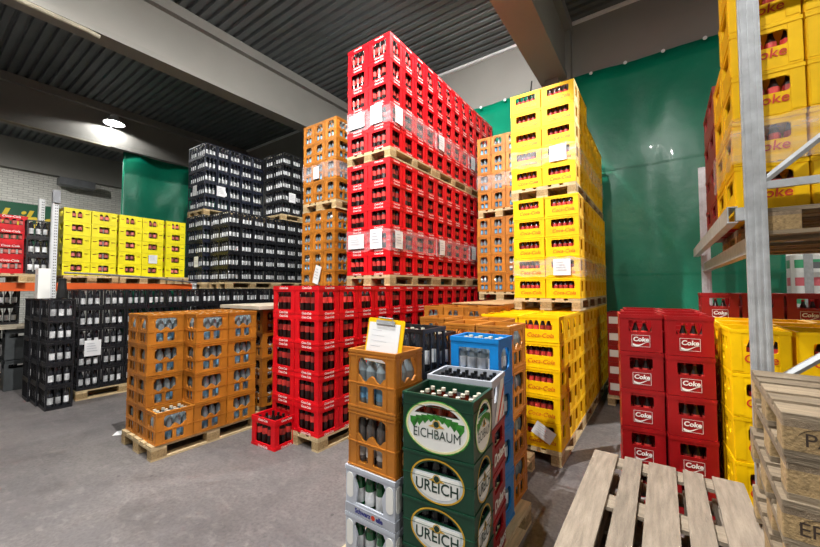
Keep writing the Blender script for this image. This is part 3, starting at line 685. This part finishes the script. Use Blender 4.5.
for k in range(2):
    t = tag(link('storage_bin', None, None, put(-9.1, 1.24, .005+.51*k)), 'dark grey plastic bin, %s of two stacked below the board' % ('lower', 'upper')[k], 'bin', 'dark grey bins')
    pn = curve_data([rrect(-.15, .15, 0, .49), rrect(-.11, .11, .36, .43, .02, 3)], .006)
    mb = MB()
    for a in range(4): mb.add(*pn, DGR, Matrix.Rotation(a*PI/2, 4, 'Z') @ Matrix.Translation((0, -.15, 0)) @ Matrix.Rotation(PI/2, 4, 'X'))
    mb.box(-.15, .15, -.15, .15, 0, .012, DGR); link('body', mb.mesh('bin'), t)
    mb = MB()
    for a in range(4): mb.box(-.165, .165, -.165, -.15, .47, .495, DGR, Matrix.Rotation(a*PI/2, 4, 'Z'))
    link('rim', mb.mesh('rim'), t)
mb = MB()
for q in range(2): mb.box(-9.6+.03*q, -8.85, .75, 1.42, 1.03+.025*q, 1.05+.025*q, BOARD)
tag(link('board', mb.mesh('board')), 'pale boards lying on the dark grey bins', 'board')
# carton and black cone-like post on the loose floor stack
mb = MB().cbox(-7.72, -7.52, 1.21, 1.34, 1.555, 2.0, WHT, .003); mb.box(-7.6, -7.53, 1.205, 1.21, 1.88, 1.9, GRY); tag(link('white_carton', mb.mesh('carton')), 'white carton standing on the loose black floor stack', 'carton')
mb = MB().lathe([(.06, 0), (.062, .02), (.045, .26), (.05, .29), (.03, .3)], [DARKHOLE]*4, 12, (-7.3, 1.43, 1.555)); tag(link('black_canister', mb.mesh('canister')), 'black canister beside the white carton', 'canister')

# ================================================================== CURTAINS (green tarpaulin)
def curtain(pts, z0, z1, amp, label, seed, eyelets=True, dense=.06):
    rr = random.Random(seed); a = Vector(pts[0]); b = Vector(pts[1]); L_ = (b-a).length; n = int(L_/dense); d = (b-a).normalized(); nn = Vector((d.y, -d.x))
    ph = [rr.uniform(0, 6) for _ in range(6)]
    t = tag(link('tarpaulin', None), label, 'tarpaulin')
    V = []; rows = 24
    for j in range(rows+1):
        v = j/rows
        for i in range(n+1):
            s = i*dense
            o = amp*((.35+.65*(1-v))*math.sin(s*2.1+ph[0]+.3*math.sin(v*3+ph[1]))+.5*math.sin(s*4.7+ph[2]+v*1.5)+.22*math.sin(s*11+ph[3]+v*4)*(1-v)+.3*math.sin(v*9+s*.8+ph[4]))
            o += amp*.35*(abs(math.sin(s*1.3+v*5+ph[5]))**8+abs(math.sin(s*2.2-v*7+ph[1]))**10)
            p = a+d*s+nn*o; V.append((p.x, p.y, z0+(z1-z0)*v))
    mb = MB(); mb.add(V, [(j*(n+1)+i, j*(n+1)+i+1, (j+1)*(n+1)+i+1, (j+1)*(n+1)+i) for j in range(rows) for i in range(n)], TARP)
    me = mb.mesh('sheet'); me.polygons.foreach_set('use_smooth', [True]*len(me.polygons)); o = link('sheet', me, t)
    so = o.modifiers.new('s', 'SOLIDIFY'); so.thickness = .004
    for v_ in (.34, .67):
        sm = MB(); j = round(v_*rows)
        for i in range(n):
            p, q = V[j*(n+1)+i], V[j*(n+1)+i+1]
            sm.add([(p[0]+nn.x*.006, p[1]+nn.y*.006, p[2]-.02), (q[0]+nn.x*.006, q[1]+nn.y*.006, q[2]-.02), (q[0]+nn.x*.009, q[1]+nn.y*.009, q[2]+.02), (p[0]+nn.x*.009, p[1]+nn.y*.009, p[2]+.02)], [(0, 1, 2, 3)], TARP)
        link('seam', sm.mesh('seam'), t)
    if eyelets:
        e = MB().lathe([(.03, -.004), (.03, .004), (.014, .004)], [WSTEEL]*2, 10).mesh('eyelet'); s = .3
        while s < L_:
            p = a+d*s+nn*.09; link('eyelet', e, t, Matrix.Translation((p.x, p.y, z1-.05)) @ Matrix.Rotation(math.atan2(d.y, d.x), 4, 'Z') @ Matrix.Rotation(PI/2, 4, 'X')); s += .55
    return t
curtain(((-4.6, 7.4), (1.5, 7.4)), .02, 5.74, .045, 'large green tarpaulin hanging along the back wall', 3)
curtain(((-12.95, 3.75), (-12.95, 7.3)), .02, 5.74, .06, 'green tarpaulin curtain hanging behind the lemon yellow crates', 5, False)
# cable runs
mb = MB().tube([(-7.25, -3, 5.72), (-7.25, 1.6, 5.72), (-7.25, 1.75, 5.7)], .035, PIPE, 8); tag(link('pipe', mb.mesh('pipe')), 'white pipe along the foot of the left roof beam', 'pipe')
mb = MB().tube([(-12.8, -3, 5.72), (-12.8, 2.0, 5.72), (-12.8, 3.4, 5.73)], .03, PIPE, 8); tag(link('pipe', mb.mesh('pipe')), 'thin pipe along the foot of the far roof beam', 'pipe')
mb = MB().tube([(-2.08, 7.3, 5.9), (-2.12, 7.2, 5.3), (-2.0, 7.15, 4.7), (-2.02, 7.2, 3.9)], .012, DARKHOLE, 6); tag(link('cable', mb.mesh('cable')), 'dark cable hanging from the middle roof beam end', 'cable')
# sign on the left wall
t = tag(link('wall_sign', None, None, put(-18.38, 2.2, 4.15)), 'green sign with yellow script lettering on the brick wall', 'sign')
mb = MB().box(0, .04, -2.2, 1.25, -.9, .55, SIGNG); link('board', mb.mesh('board'), t)
mb = MB(); mb.add(*text_data('Libe', .95, .012, .35, .92), SIGNY, Matrix(((0, 0, 1, .046), (1, 0, 0, .35), (0, 1, 0, -.05), (0, 0, 0, 1)))); link('lettering', mb.mesh('lettering'), t)
#@FG0
# ================================================================== MIXED PALLET IN THE FOREGROUND
pallet(-1.62, 1.5, 0, 'wooden pallet under the mixed crates in the foreground')
pallet(-1.93, 2.72, 0, 'wooden pallet behind the foreground mixed pallet', along='x', W=.8, L=.9)
def corner_put(x, y, r, W, D):          # x,y = front right corner
    c = Vector((x, y, 0)) + Matrix.Rotation(r, 3, 'Z') @ Vector((-W/2, D/2, 0)); return c.x, c.y
def segment(cx, cy, a, b, v0, n=18):     # part of an ellipse above height v0
    t = math.asin(max(-1, min(1, (v0-cy)/b))); return ell(cx, cy, a, b, n, t, PI-t, True)
def lower(cx, cy, a, b, v1, n=30):
    t = math.asin((v1-cy)/b); return ell(cx, cy, a, b, n, PI-t, 2*PI+t, True)
def beer_faces(H, a_y, a_x, b, vh, style):
    cy = H*.46
    hy = [segment(.2, cy, a_y*.86, b*.86, vh)]; hx = [segment(.15, cy, a_x*.86, b*.86, vh)]
    def pr(s, L_, a):
        M_ = lambda pm, off: None
        cx = L_/2-.006+.006*0
        return cx
    parts = {}
    def build(w, d):
        res = []
        for s, L_, a in (('-y', w, a_y), ('+x', d, a_x)):
            ring, field, art, dark = MB(), MB(), MB(), MB()
            cx = L_/2
            on = lambda mb, sp, m, o: mb.add(*curve_data(sp, .0004), m, face_m(s, w, d, o))
            on(ring, [ell(cx, cy, a, b, 44), ell(cx, cy, a*.94, b*.93, 44)], CREAM if style == 'E' else GOLD, .0025)
            if style == 'E':
                on(ring, [ell(cx, cy, a*1.035, b*1.045, 44), ell(cx, cy, a, b, 44)], LEAF, .002)
                on(field, [ell(cx, cy, a*.94, b*.93, 44), segment(cx, cy, a*.86, b*.86, vh)], WHT, .0015)
                # hop leaves: scalloped green band under the opening
                n = 9
                for i in range(n):
                    f = -1+2*i/(n-1); x = cx+f*a*.74; yv = vh-.012-.035*abs(f)**1.5
                    wl = a*.12; hl = b*(.13+.13*abs(f))
                    on(art, [[(x-wl, yv+hl*.75), (x-wl*.95, yv-.1*hl), (x-wl*.45, yv-hl*.5), (x, yv-hl), (x+wl*.45, yv-hl*.55), (x+wl*.95, yv-.1*hl), (x+wl, yv+hl*.75)]], LEAF, .0025+.0003*(i % 3))
            else:
                on(field, [lower(cx, cy, a*.94, b*.93, vh-.004)], SILV, .0015)
                on(field, [lower(cx, cy, a*.84, b*.80, vh-.012)], WHT, .0025)
            k = a/a_y
            on(art, [ell(cx, cy+b*.12, .021*k, .021, 20), ell(cx, cy+b*.12, .0165*k, .0165, 20)], GOLD, .0045)
            on(art, [ell(cx, cy+b*.12, .015*k, .015, 16)], DKGP, .0045)
            for q in (-1, 1): on(art, [[(cx+q*.022*k, cy+b*.1), (cx+q*.045*k, cy+b*.02), (cx+q*.03*k, cy+b*.0), (cx+q*.015*k, cy+b*.0)]], GOLD, .0045)
            tx = text_data('EICHBAUM' if style == 'E' else 'UREICH', .066 if style == 'E' else .078, .0 if style == 'E' else .0009, 0, 1.0, (.82 if style == 'E' else .88)*k)
            dark.add(*tx, DKGP, face_m(s, w, d, .0048) @ Matrix.Translation((cx, cy-b*(.3 if style == 'E' else .28), 0)))
            res.append((ring.mesh('emblem_ring'), field.mesh('emblem_field'), art.mesh('emblem_art'), dark.mesh('brand_lettering')))
        return res
    return hy, hx, build
def beer_crate(H, style, nm):
    hy, hx, build = beer_faces(H, .174 if style == 'E' else .148, .118 if style == 'E' else .105, H*.43 if style == 'E' else H*.45, H*.66 if style == 'E' else H*.62, style)
    c = make_crate(.4, .3, H, GRN, hy, hx, name=nm, rim=.014, ribs=[(H*.79, H*.797)] if style == 'E' else [(H*.5, H*.506)])
    c.parts = build(.388, .288)
    return c
C_EIC = beer_crate(.293, 'E', 'green_beer_crate'); C_URE = beer_crate(.24, 'U', 'green_beer_crate')
def rich_crate(c, x, y, z, rot, label, group, name):
    o = link(name, None, None, put(x, y, z+.0005, rot)); link('body', c.mesh, o)
    for rg, fd, ar, dk in getattr(c, 'parts', []):
        link('emblem_ring', rg, o)['label'] = 'oval emblem border'; f_ = link('emblem_field', fd, o); f_['label'] = 'white oval emblem with brand name'
        q = link('emblem_art', ar, f_); q['kind'] = 'stuff'; q = link('brand_lettering', dk, f_); q['label'] = 'dark green brand lettering'
    if c.print: link('printed_lettering', c.print, o)
    tag(o, label, 'crate', group); CRATES.append(o); assert count_words(label) <= 16
    return o.matrix_basis.copy()
gx, gy = corner_put(-.745, 1.59, math.radians(5), .4, .3)
for k in range(3):
    Mx = rich_crate(C_URE, gx, gy, .144+.24*k, math.radians(5), 'dark green UREICH beer crate, %s of three in the foreground' % ('lowest', 'middle', 'uppermost')[k], 'green beer crates', 'green_beer_crate')
    fill(C_URE, Mx, B_GBSM, 6, 4, ['-y', '+x'], 'small beer bottle in %s green UREICH crate' % ('lowest', 'middle', 'uppermost')[k], 'bottles in green beer crates', base=.017)
Mx = rich_crate(C_EIC, gx, gy, .144+.72, math.radians(5), 'dark green EICHBAUM beer crate on top of the foreground column', 'green beer crates', 'green_beer_crate')
fill(C_EIC, Mx, B_BEER, 5, 4, ['all'], 'amber beer bottle in the open green EICHBAUM crate', 'bottles in the EICHBAUM crate', True)
# --- brown + pale grey column with the clipboard
def ex_wh(mb, w, d, H):
    for s, L_ in (('-y', w), ('+x', d), ('-x', d)):
        for u in (.034, L_-.034): mb.add(*curve_data([rrect(u-.024, u+.024, .085, .225, .024, 5)], .003), WHT, face_m(s, w, d, .001))
    mb.box(-w/2-.003, w/2+.003, -d/2-.003, -d/2, .0, .05, GRY); mb.box(w/2, w/2+.003, -d/2, d/2, .0, .05, GRY)
def pr_wh(pm, w, d, H):
    onface(pm, '-y', w, d, text_data('Schwarz', .036, .0014, 0, .95), BLUEP, w*.37, .025); onface(pm, '-y', w, d, text_data('elle', .036, .0014, 0, .95), BLUEP, w*.71, .025)
    onface(pm, '-y', w, d, curve_data([ell(0, 0, .014, .014, 16)], 0), REDP, w*.585, .025)
hw = [[(.085, .065), (.285, .065), (.275, .15), (.30, .2), (.285, .225), (.085, .225), (.07, .2), (.095, .15)]]
C_WHT = make_crate(.37, .29, .265, WGR, hw, [rrect(.07, .22, .065, .225, .02, 3)], extra=ex_wh, prints=pr_wh, name='pale_grey_crate')
for k in range(2):
    Mx = crate(C_WHT, -1.365, 1.69, .144+.265*k, 'pale grey water crate, %s one under the foreground brown crates' % ('lower', 'upper')[k], group='pale grey crates', jit=0)
    fill(C_WHT, Mx, B_GRNB, 4, 3, ['-y', '+x'], 'green mineral water bottle in the %s pale grey crate' % ('lower', 'upper')[k], 'bottles in pale grey crates', True)
for k in range(2):
    Mx = crate(C_BRO, -1.36, 1.687, .144+.53+.335*k, 'brown water crate, %s one of the column holding the clipboard' % ('lower', 'upper')[k], group='brown crates', rot=-PI/2, jit=0)
    fill(C_BRO, Mx, B_WAT if k else B_BWAT2, 3, 4, ['+x', '+y'] if k == 0 else ['all'], 'clear water bottle in the %s brown clipboard crate' % ('lower', 'upper')[k], 'bottles in the clipboard column', True)
    fill(C_BRO, Mx, B_WAT, 3, 4, [], '', '')
t = tag(link('clipboard', None, None, Matrix.Translation((-1.315, 1.61, 1.36)) @ Matrix.Rotation(math.radians(2), 4, 'Z') @ Matrix.Rotation(math.radians(-9), 4, 'X') @ Matrix.Rotation(math.radians(3), 4, 'Y')), 'yellow clipboard with white paper stuck in the brown crate', 'clipboard')
mb = MB(); mb.add(*curve_data([rrect(-.13, .13, -.09, .16, .012, 3)], .002), YEL, Matrix.Rotation(PI/2, 4, 'X')); link('backing_board', mb.mesh('backing'), t)
mb = MB().box(-.118, .104, -.0045, -.003, -.088, .135, PAPER); pp = link('paper', mb.mesh('paper'), t)
mb = MB().box(-.065, .065, -.012, -.0045, .128, .15, STEEL); mb.tube([(-.05, -.01, .15), (-.05, -.012, .165), (.05, -.012, .165), (.05, -.01, .15)], .003, STEEL, 6); link('clip', mb.mesh('clip'), t)
mb = MB()
for q in range(5): mb.box(-.09, -.02+.02*(q % 3), -.0052, -.0047, .09-.03*q, .0915-.03*q, GRY)
link('handwriting', mb.mesh('lines'), pp)['kind'] = 'stuff'
# --- grey beer crate over red beer crates
def pr_gry(pm, w, d, H):
    on = lambda sp, m, o: pm.add(*curve_data(sp, .0003), m, face_m('+x', w, d, o))
    on([[(.04, .01), (.26, .01), (.26, .24), (.2, .24)]], WHT, .0025)
    on([[(.1, .01), (.135, .01), (.262, .16), (.262, .2)]], REDP, .0035)
    on([[(.2, .01), (.215, .01), (.262, .06), (.262, .08)]], REDP, .0035)
C_GBE = make_crate(.4, .3, .27, GRY, [], [[(.06, .13), (.1, .13), (.155, .215), (.06, .215)]], prints=pr_gry, name='grey_beer_crate', rim=.03)
def pr_rb(pm, w, d, H):
    onface(pm, '+x', w, d, text_data('Dolters', .085, .003, .2, .9), WHT, d*.5, H*.27)
    onface(pm, '-y', w, d, text_data('Dolters', .1, .003, .2, .9), WHT, w*.5, H*.27)
C_RBE = make_crate(.4, .3, .255, RED2, [rrect(.08, .32, .14, .215, .015, 3)], [rrect(.06, .235, .13, .215, .012, 3)], prints=pr_rb, name='red_beer_crate')
rr = math.radians(7); cx_, cy_ = corner_put(-.787, 1.915, rr, .4, .3)
for k in range(3):
    Mx = crate(C_RBE, cx_, cy_, .144+.255*k, 'red beer crate, %s of three under the light grey crate' % ('lowest', 'middle', 'uppermost')[k], group='red beer crates', rot=rr, jit=0)
    fill(C_RBE, Mx, B_GBSM, 6, 4, ['+x'], 'small beer bottle in %s red crate under light grey crate' % ('lowest', 'middle', 'uppermost')[k], 'bottles in red beer crates')
Mx = crate(C_GBE, cx_, cy_, .144+.765, 'light grey beer crate with red stripe behind the green crate', rot=rr, jit=0)
fill(C_GBE, Mx, B_GBER, 6, 4, ['all'], 'small dark beer bottle in the open light grey crate', 'bottles in the light grey crate')
# --- blue column
C_BLU = make_crate(.355, .27, .306, BLU, [rrect(.065, .29, .085, .235, .01, 3)], [rrect(.06, .21, .08, .235, .05, 4)], name='blue_crate', rim=.03, ribs=[(.0, .02)])
for k in range(4):
    Mx = crate(C_BLU, -.868-.1775, 2.225+.135, .144+.306*k, 'blue water crate, %s of four behind the light grey crate' % ('lowest', 'second', 'third', 'topmost')[k], group='blue crates', jit=0)
    fill(C_BLU, Mx, B_WAT2, 4, 3, ['-y', '+x'] if k < 3 else ['all'], 'clear water bottle in %s blue crate' % ('lowest', 'second', 'third', 'topmost')[k], 'bottles in blue crates')
# --- brown column right of it, black crates left of it, brown row behind
for i in range(2):
    for k in range(4):
        lab = '%s brown crate of four, %s column beyond the blue crates' % (('lowest', 'second', 'third', 'topmost')[k], ('right', 'left')[i])
        Mx = crate(C_BRS, -.895-.135-.274*i, 2.52+.1775, .144+.32*k, lab, group='brown crates', jit=0)
        fill(C_BRS, Mx, B_WAT, 3, 4, ['+x'] if i == 0 else [], 'water bottle, '+lab, 'bottles in brown crates')
C_BF1 = make_crate(.4, .3, .322, BLK, bk4(.4), bk(.3), name='black_crate'); C_BF2 = make_crate(.4, .27, .306, BLK, bk4(.4), bk(.27), name='black_crate')
for c, x, y, q in ((C_BF1, -1.26, 1.945, 'front'), (C_BF2, -1.32, 2.24, 'rear')):
    for k in range(4):
        lab = '%s black crate of four, %s column behind the clipboard' % (('lowest', 'second', 'third', 'topmost')[k], q)
        Mx = crate(c, x-.2, y+c.D/2, .144+c.H*k, lab, group='black crates', jit=0)
        fill(c, Mx, B_BWAT, 4, 3, ['+x', '-y'] if k < 3 else ['all'], 'dark bottle, '+lab, 'bottles in black crates')
for i in range(3):
    for k in range(4):
        lab = '%s brown crate of four, %s column behind black crates' % (('lowest', 'second', 'third', 'topmost')[k], ('right', 'middle', 'left')[i])
        crate(C_BRS, -1.24-.274*i, 2.9+.1775, .144+.32*k, lab, group='brown crates')

# ================================================================== RIGHT: red Coke stacks
ra = math.radians(7)
for c in range(2):
    for j in range(3):
        for k in range(5):
            lab = 'red Coke crate, %s stack, %s layer, %s from front' % (('left', 'right')[c], layer_word(k, 5), ORD[j])
            x, y = corner_put((-.006, .303)[c]-.01*j, (3.44, 3.41)[c]+.425*j, ra, .3, .4)
            Mx = crate(C_COK, x, y, .297*k, lab, group='red Coke crates', rot=ra)
            if j == 0: fill(C_COK, Mx, B_SCOL, 4, 6, ['-y'], 'cola bottle, red Coke crate, %s stack, %s layer' % (('left', 'right')[c], layer_word(k, 5)), 'bottles in red Coke crates')
# striped stack behind
def pr_str(pm, w, d, H):
    for s, L_ in (('-y', w), ('+x', d)): pm.add(*curve_data([rrect(.02, L_-.02, H*.3, H*.72)], 0), WHT, face_m(s, w, d, .004))
C_STR = make_crate(.3, .4, .24, RED2, [], [], prints=pr_str, name='striped_crate')
pallet(-.7, 6.0, 0, 'wooden pallet under the red and white striped crates', L=.9)
for k in range(5):
    for i in range(1): crate(C_STR, -.7+.16+.31*i, 6.22, .144+.24*k, 'red crate with white band, dim stack by tarpaulin, %s layer' % layer_word(k, 5), group='striped crates')
# red pair behind the yellow stack
pallet(.3, 4.74, 0, 'wooden pallet under the red crates behind the yellow stack', along='x', W=.8, L=1.2)
for i in range(3):
    for k in range(5):
        lab = 'red Coke crate behind yellow stack, %s column, %s layer' % (('left', 'middle', 'right')[i], layer_word(k, 5))
        Mx = crate(C_COK, .31+.155+.31*i, 4.76+.2, .144+.3*k+.002, lab, group='red Coke crates')
        if k == 4: fill(C_COK, Mx, B_SCOL, 4, 6, ['-y'], 'cola bottle in '+lab, 'bottles in red Coke crates')
# yellow stacks under the rack
ya = math.radians(3)
for i in range(3):
    for j in range(3):
        for k in range(5):
            lab = 'yellow Coke crate under rack, %s stack, %s layer, %s from front' % (('left', 'middle', 'right')[i], layer_word(k, 5), ORD[j])
            x, y = corner_put(.652+.312*i, 3.2+.016*i+.41*j, ya, .3, .4)
            Mx = crate(C_YTL, x, y, .285*k, lab, group='yellow Coke crates', rot=ya)
            if j == 0: fill(C_YTL, Mx, B_SCOL, 4, 6, ['-y', '-x'] if i == 0 else ['-y'], 'cola bottle, yellow Coke crate under rack, %s stack, %s layer' % (('left', 'middle', 'right')[i], layer_word(k, 5)), 'bottles in yellow Coke crates')

# ================================================================== RIGHT RACK
rk2 = tag(link('pallet_rack', None), 'galvanised steel pallet rack on the right carrying yellow crates', 'rack')
NP, FP = 2.645, 5.4
for y in (NP, FP):
    for x in (.415, 1.62): upright(rk2, x, y, 0, 4.6 if y < 3 else 3.1, .088, .07, STEEL, False)
    for z0 in (.1, 1.17, 2.24, 3.3)[:4 if y < 3 else 2]:
        mb = MB().box(.46, 1.58, y-.012, y+.012, z0-.02, z0+.02, STEEL); link('horizontal_brace', mb.mesh('brace'), rk2)
        if y > 3 and (z0 > 2 or 1 < z0 < 2): continue
        mb = MB().tube([(.45, y, z0+.02), (1.59, y, z0+1.03)], .02, STEEL, 6); link('diagonal_brace', mb.mesh('brace'), rk2)
for x, n_ in ((.415, 'front'), (1.62, 'rear')):
    mb = MB().box(x-.02, x+.02, NP+.04, FP-.04, 1.885, 1.98, STEEL); mb.box(x-.035, x+.02, NP+.04, FP-.04, 1.88, 1.89, STEEL); link('support_beam', mb.mesh('beam'), rk2)
mb = MB()
mb.box(.30, .306, NP-.02, FP-.1, 2.05, 2.14, STEEL); mb.box(.306, .345, NP-.02, FP-.1, 2.134, 2.14, STEEL); mb.box(.306, .345, NP-.02, FP-.1, 2.05, 2.056, STEEL); link('guard_channel', mb.mesh('guard'), rk2)
for y in (NP, FP-.12):
    mb = MB().box(.335, .40, y-.025, y+.02, 2.06, 2.13, STEEL); link('guard_bracket', mb.mesh('bracket'), rk2)
pallet(.462, 2.7, 1.981, 'wooden pallet on right rack under the near yellow crates', along='x', group='pallets on the right rack', wood='dirty', stamp=[('EUR', .402, -.53, PI/2)], W=.85)
pallet(.462, 3.6, 1.981, 'wooden pallet on right rack under the red crates', along='x', group='pallets on the right rack', wood='dirty')
zr = 1.981+.146
for i in range(3):
    for j in range(2):
        for k in range(7 if j == 0 else 4):
            lab = 'yellow Coke crate on right rack, %s column, layer %s, %s row' % (('left', 'middle', 'right')[i], ORD[k], ('near', 'far')[j])
            Mx = crate(C_YRK, .345+.152+.304*i, 2.72+.205+.41*j, zr+.257*k, lab, group='yellow rack crates')
            if j == 0: fill(C_YRK, Mx, B_SCOL, 4, 6, ['-y'], 'cola bottle, yellow rack crate, %s column, layer %s' % (('left', 'middle', 'right')[i], ORD[k]), 'bottles in yellow rack crates')
film(.345, 1.257, 2.72, 3.54, zr+.257, zr+.514, 'clear stretch film round the yellow crates on right rack')
for i in range(2):
    for j in range(2):
        for k in range(4): crate(C_COK, .36+.152+.304*i, 3.72+.2+.41*j, zr+.297*k, 'red crate on right rack, %s column, %s layer, %s row' % (('left', 'right')[i], layer_word(k, 4), ('near', 'far')[j]), group='red crates on the right rack')

# ================================================================== LOOSE PALLETS
for k in range(4):
    pallet(-.437+.008*(k % 2), 1.70+.01*((k*2) % 3), .135*k, 'weathered wooden pallet, %s of the low stack in front' % ('lowest', 'second', 'third', 'topmost')[k], group='weathered pallets', h=.1345, wood='old', rot=math.radians(-.6+.5*(k % 2)), W=.79, L=1.22)
for k in range(9):
    j = 0 if k == 8 else 1
    st = {8: [('PAL', .402, -.50, PI/2)], 6: [('EPAL', .402, -.50, PI/2)], 4: [('EUR', .402, -.5, PI/2)]}.get(k)
    pallet(.335+j*R.uniform(-.012, .012), 1.69+j*R.uniform(-.012, .01), .142*k, 'worn wooden pallet, %s from bottom of the tall pallet stack' % ORD[k], along='x', group='worn pallets in the tall stack', h=.1415, wood='dirty', stamp=st, rot=-.054+j*R.uniform(-.012, .012))
# ================================================================== FAR RIGHT BAY, seen past the tarpaulin
C_CAR = Crate()
def carton(x, y, z, label, band):
    t = tag(link('carton', None, None, put(x, y, z)), label, 'carton', 'cartons in the far right bay')
    mb = MB().cbox(-.195, .195, -.145, .145, 0, .298, WHT, .004); link('box', mb.mesh('box'), t)
    mb = MB().box(-.15, .15, -.1475, -.146, .08, .22, band); mb.box(-.197, -.196, -.1, .1, .08, .22, band); link('printed_panel', mb.mesh('panel'), t)
PINK = mat('pink_print', (226, 110, 120), .6, var=.03); GP = mat('green_print', (70, 170, 120), .6, var=.03)
pallet(1.78, 8.7, 0, 'wooden pallet under the white cartons in far right bay', L=1.2)
pallet(2.62, 8.7, 0, 'second wooden pallet in the far right bay', L=1.2)
for i in range(5):
    for k in range(7): carton(1.98+.4*i+.02*(i > 1), 8.87, .146+.3*k, 'white printed carton, far right bay, %s column, %s layer' % (ORD[i], layer_word(k, 7)), (GP, PINK, GP, PINK)[(k+i) % 4])
rk3 = tag(link('pallet_rack', None), 'grey steel rack frame in the far right bay', 'rack')
for x, y in ((1.9, 8.35), (3.2, 8.35)): upright(rk3, x, y, 0, 4, .1, .08, STEEL, False)
mb = MB().box(1.9, 3.2, 8.33, 8.37, 2.0, 2.1, DSTEEL); link('support_beam', mb.mesh('beam'), rk3)
# scraps on the floor
mb = MB(); V = [(0, 0, .004), (.16, .02, .012), (.2, .12, .006), (.1, .16, .03), (-.03, .1, .01)]
mb.add(V+[(x, y, z-.003) for x, y, z in V], [(0, 1, 2, 3, 4), (9, 8, 7, 6, 5)]+[(i, i+5, (i+1) % 5+5, (i+1) % 5) for i in range(5)], PAPER)
tag(link('paper_scrap', mb.mesh('scrap'), None, put(-5.25, 1.5, 0, .6)), 'crumpled white paper scrap on floor beside the brown pallet', 'paper')
mb = MB().box(-.1, .1, -.06, .06, 0, .03, WHT); mb.box(-.1, -.06, -.06, .06, .03, .06, WHT); tag(link('plastic_offcut', mb.mesh('offcut'), None, put(.25, 2.75, 0, .4)), 'white plastic offcut on floor beside the pallet stack', 'plastic')
#@FG1
# ================================================================== BOTTLES: the nearest 300 of each kind one by one, the rest as one mass
def build_bottles():
    kinds = {}
    for b in BOTTLES: kinds.setdefault(b[1].kind, []).append(b)
    for kind, L_ in kinds.items():
        L_.sort(key=lambda b: b[0])
        for d, bot, m, lab, grp, big in L_[:300]:
            if big:
                o = link(kind, None, None, m); link('glass', bot.pg, o); link('label', bot.pl, o); link('cap', bot.pc, o)
            else: o = link(kind, bot.mesh, None, m)
            tag(o, lab, 'bottle', grp)
            assert 4 <= count_words(lab) <= 16, lab
        rest = L_[300:]
        if rest:
            me0 = rest[0][1].mesh; nv = len(me0.vertices)
            co = np.empty(nv*3, np.float32); me0.vertices.foreach_get('co', co); co = co.reshape(-1, 3)
            V = np.concatenate([co @ np.array(b[2].to_3x3()).T+np.array(b[2].translation) for b in rest])
            loops = np.empty(len(me0.loops), np.int32); me0.loops.foreach_get('vertex_index', loops)
            ls = np.empty(len(me0.polygons), np.int32); me0.polygons.foreach_get('loop_start', ls)
            lt = np.empty(len(me0.polygons), np.int32); me0.polygons.foreach_get('loop_total', lt)
            mi = np.empty(len(me0.polygons), np.int32); me0.polygons.foreach_get('material_index', mi)
            n = len(rest); k = np.arange(n, dtype=np.int32)[:, None]
            me = bpy.data.meshes.new(kind+'_mass'); me.vertices.add(len(V)); me.vertices.foreach_set('co', V.astype(np.float32).ravel())
            LL = (loops[None]+k*nv).ravel(); me.loops.add(len(LL)); me.loops.foreach_set('vertex_index', LL)
            me.polygons.add(n*len(ls)); me.polygons.foreach_set('loop_start', (ls[None]+k*len(loops)).ravel())
            me.polygons.foreach_set('material_index', np.tile(mi, n))
            for mm in me0.materials: me.materials.append(mm)
            me.update(calc_edges=True); me.validate()
            tag(link(kind+'s', me), '%ss in the crates farther back' % kind.replace('_', ' '), 'bottles', kind='stuff')
build_bottles()
print('CRATES', len(CRATES), 'BOTTLES', len(BOTTLES), 'OBJECTS', len(bpy.data.objects))
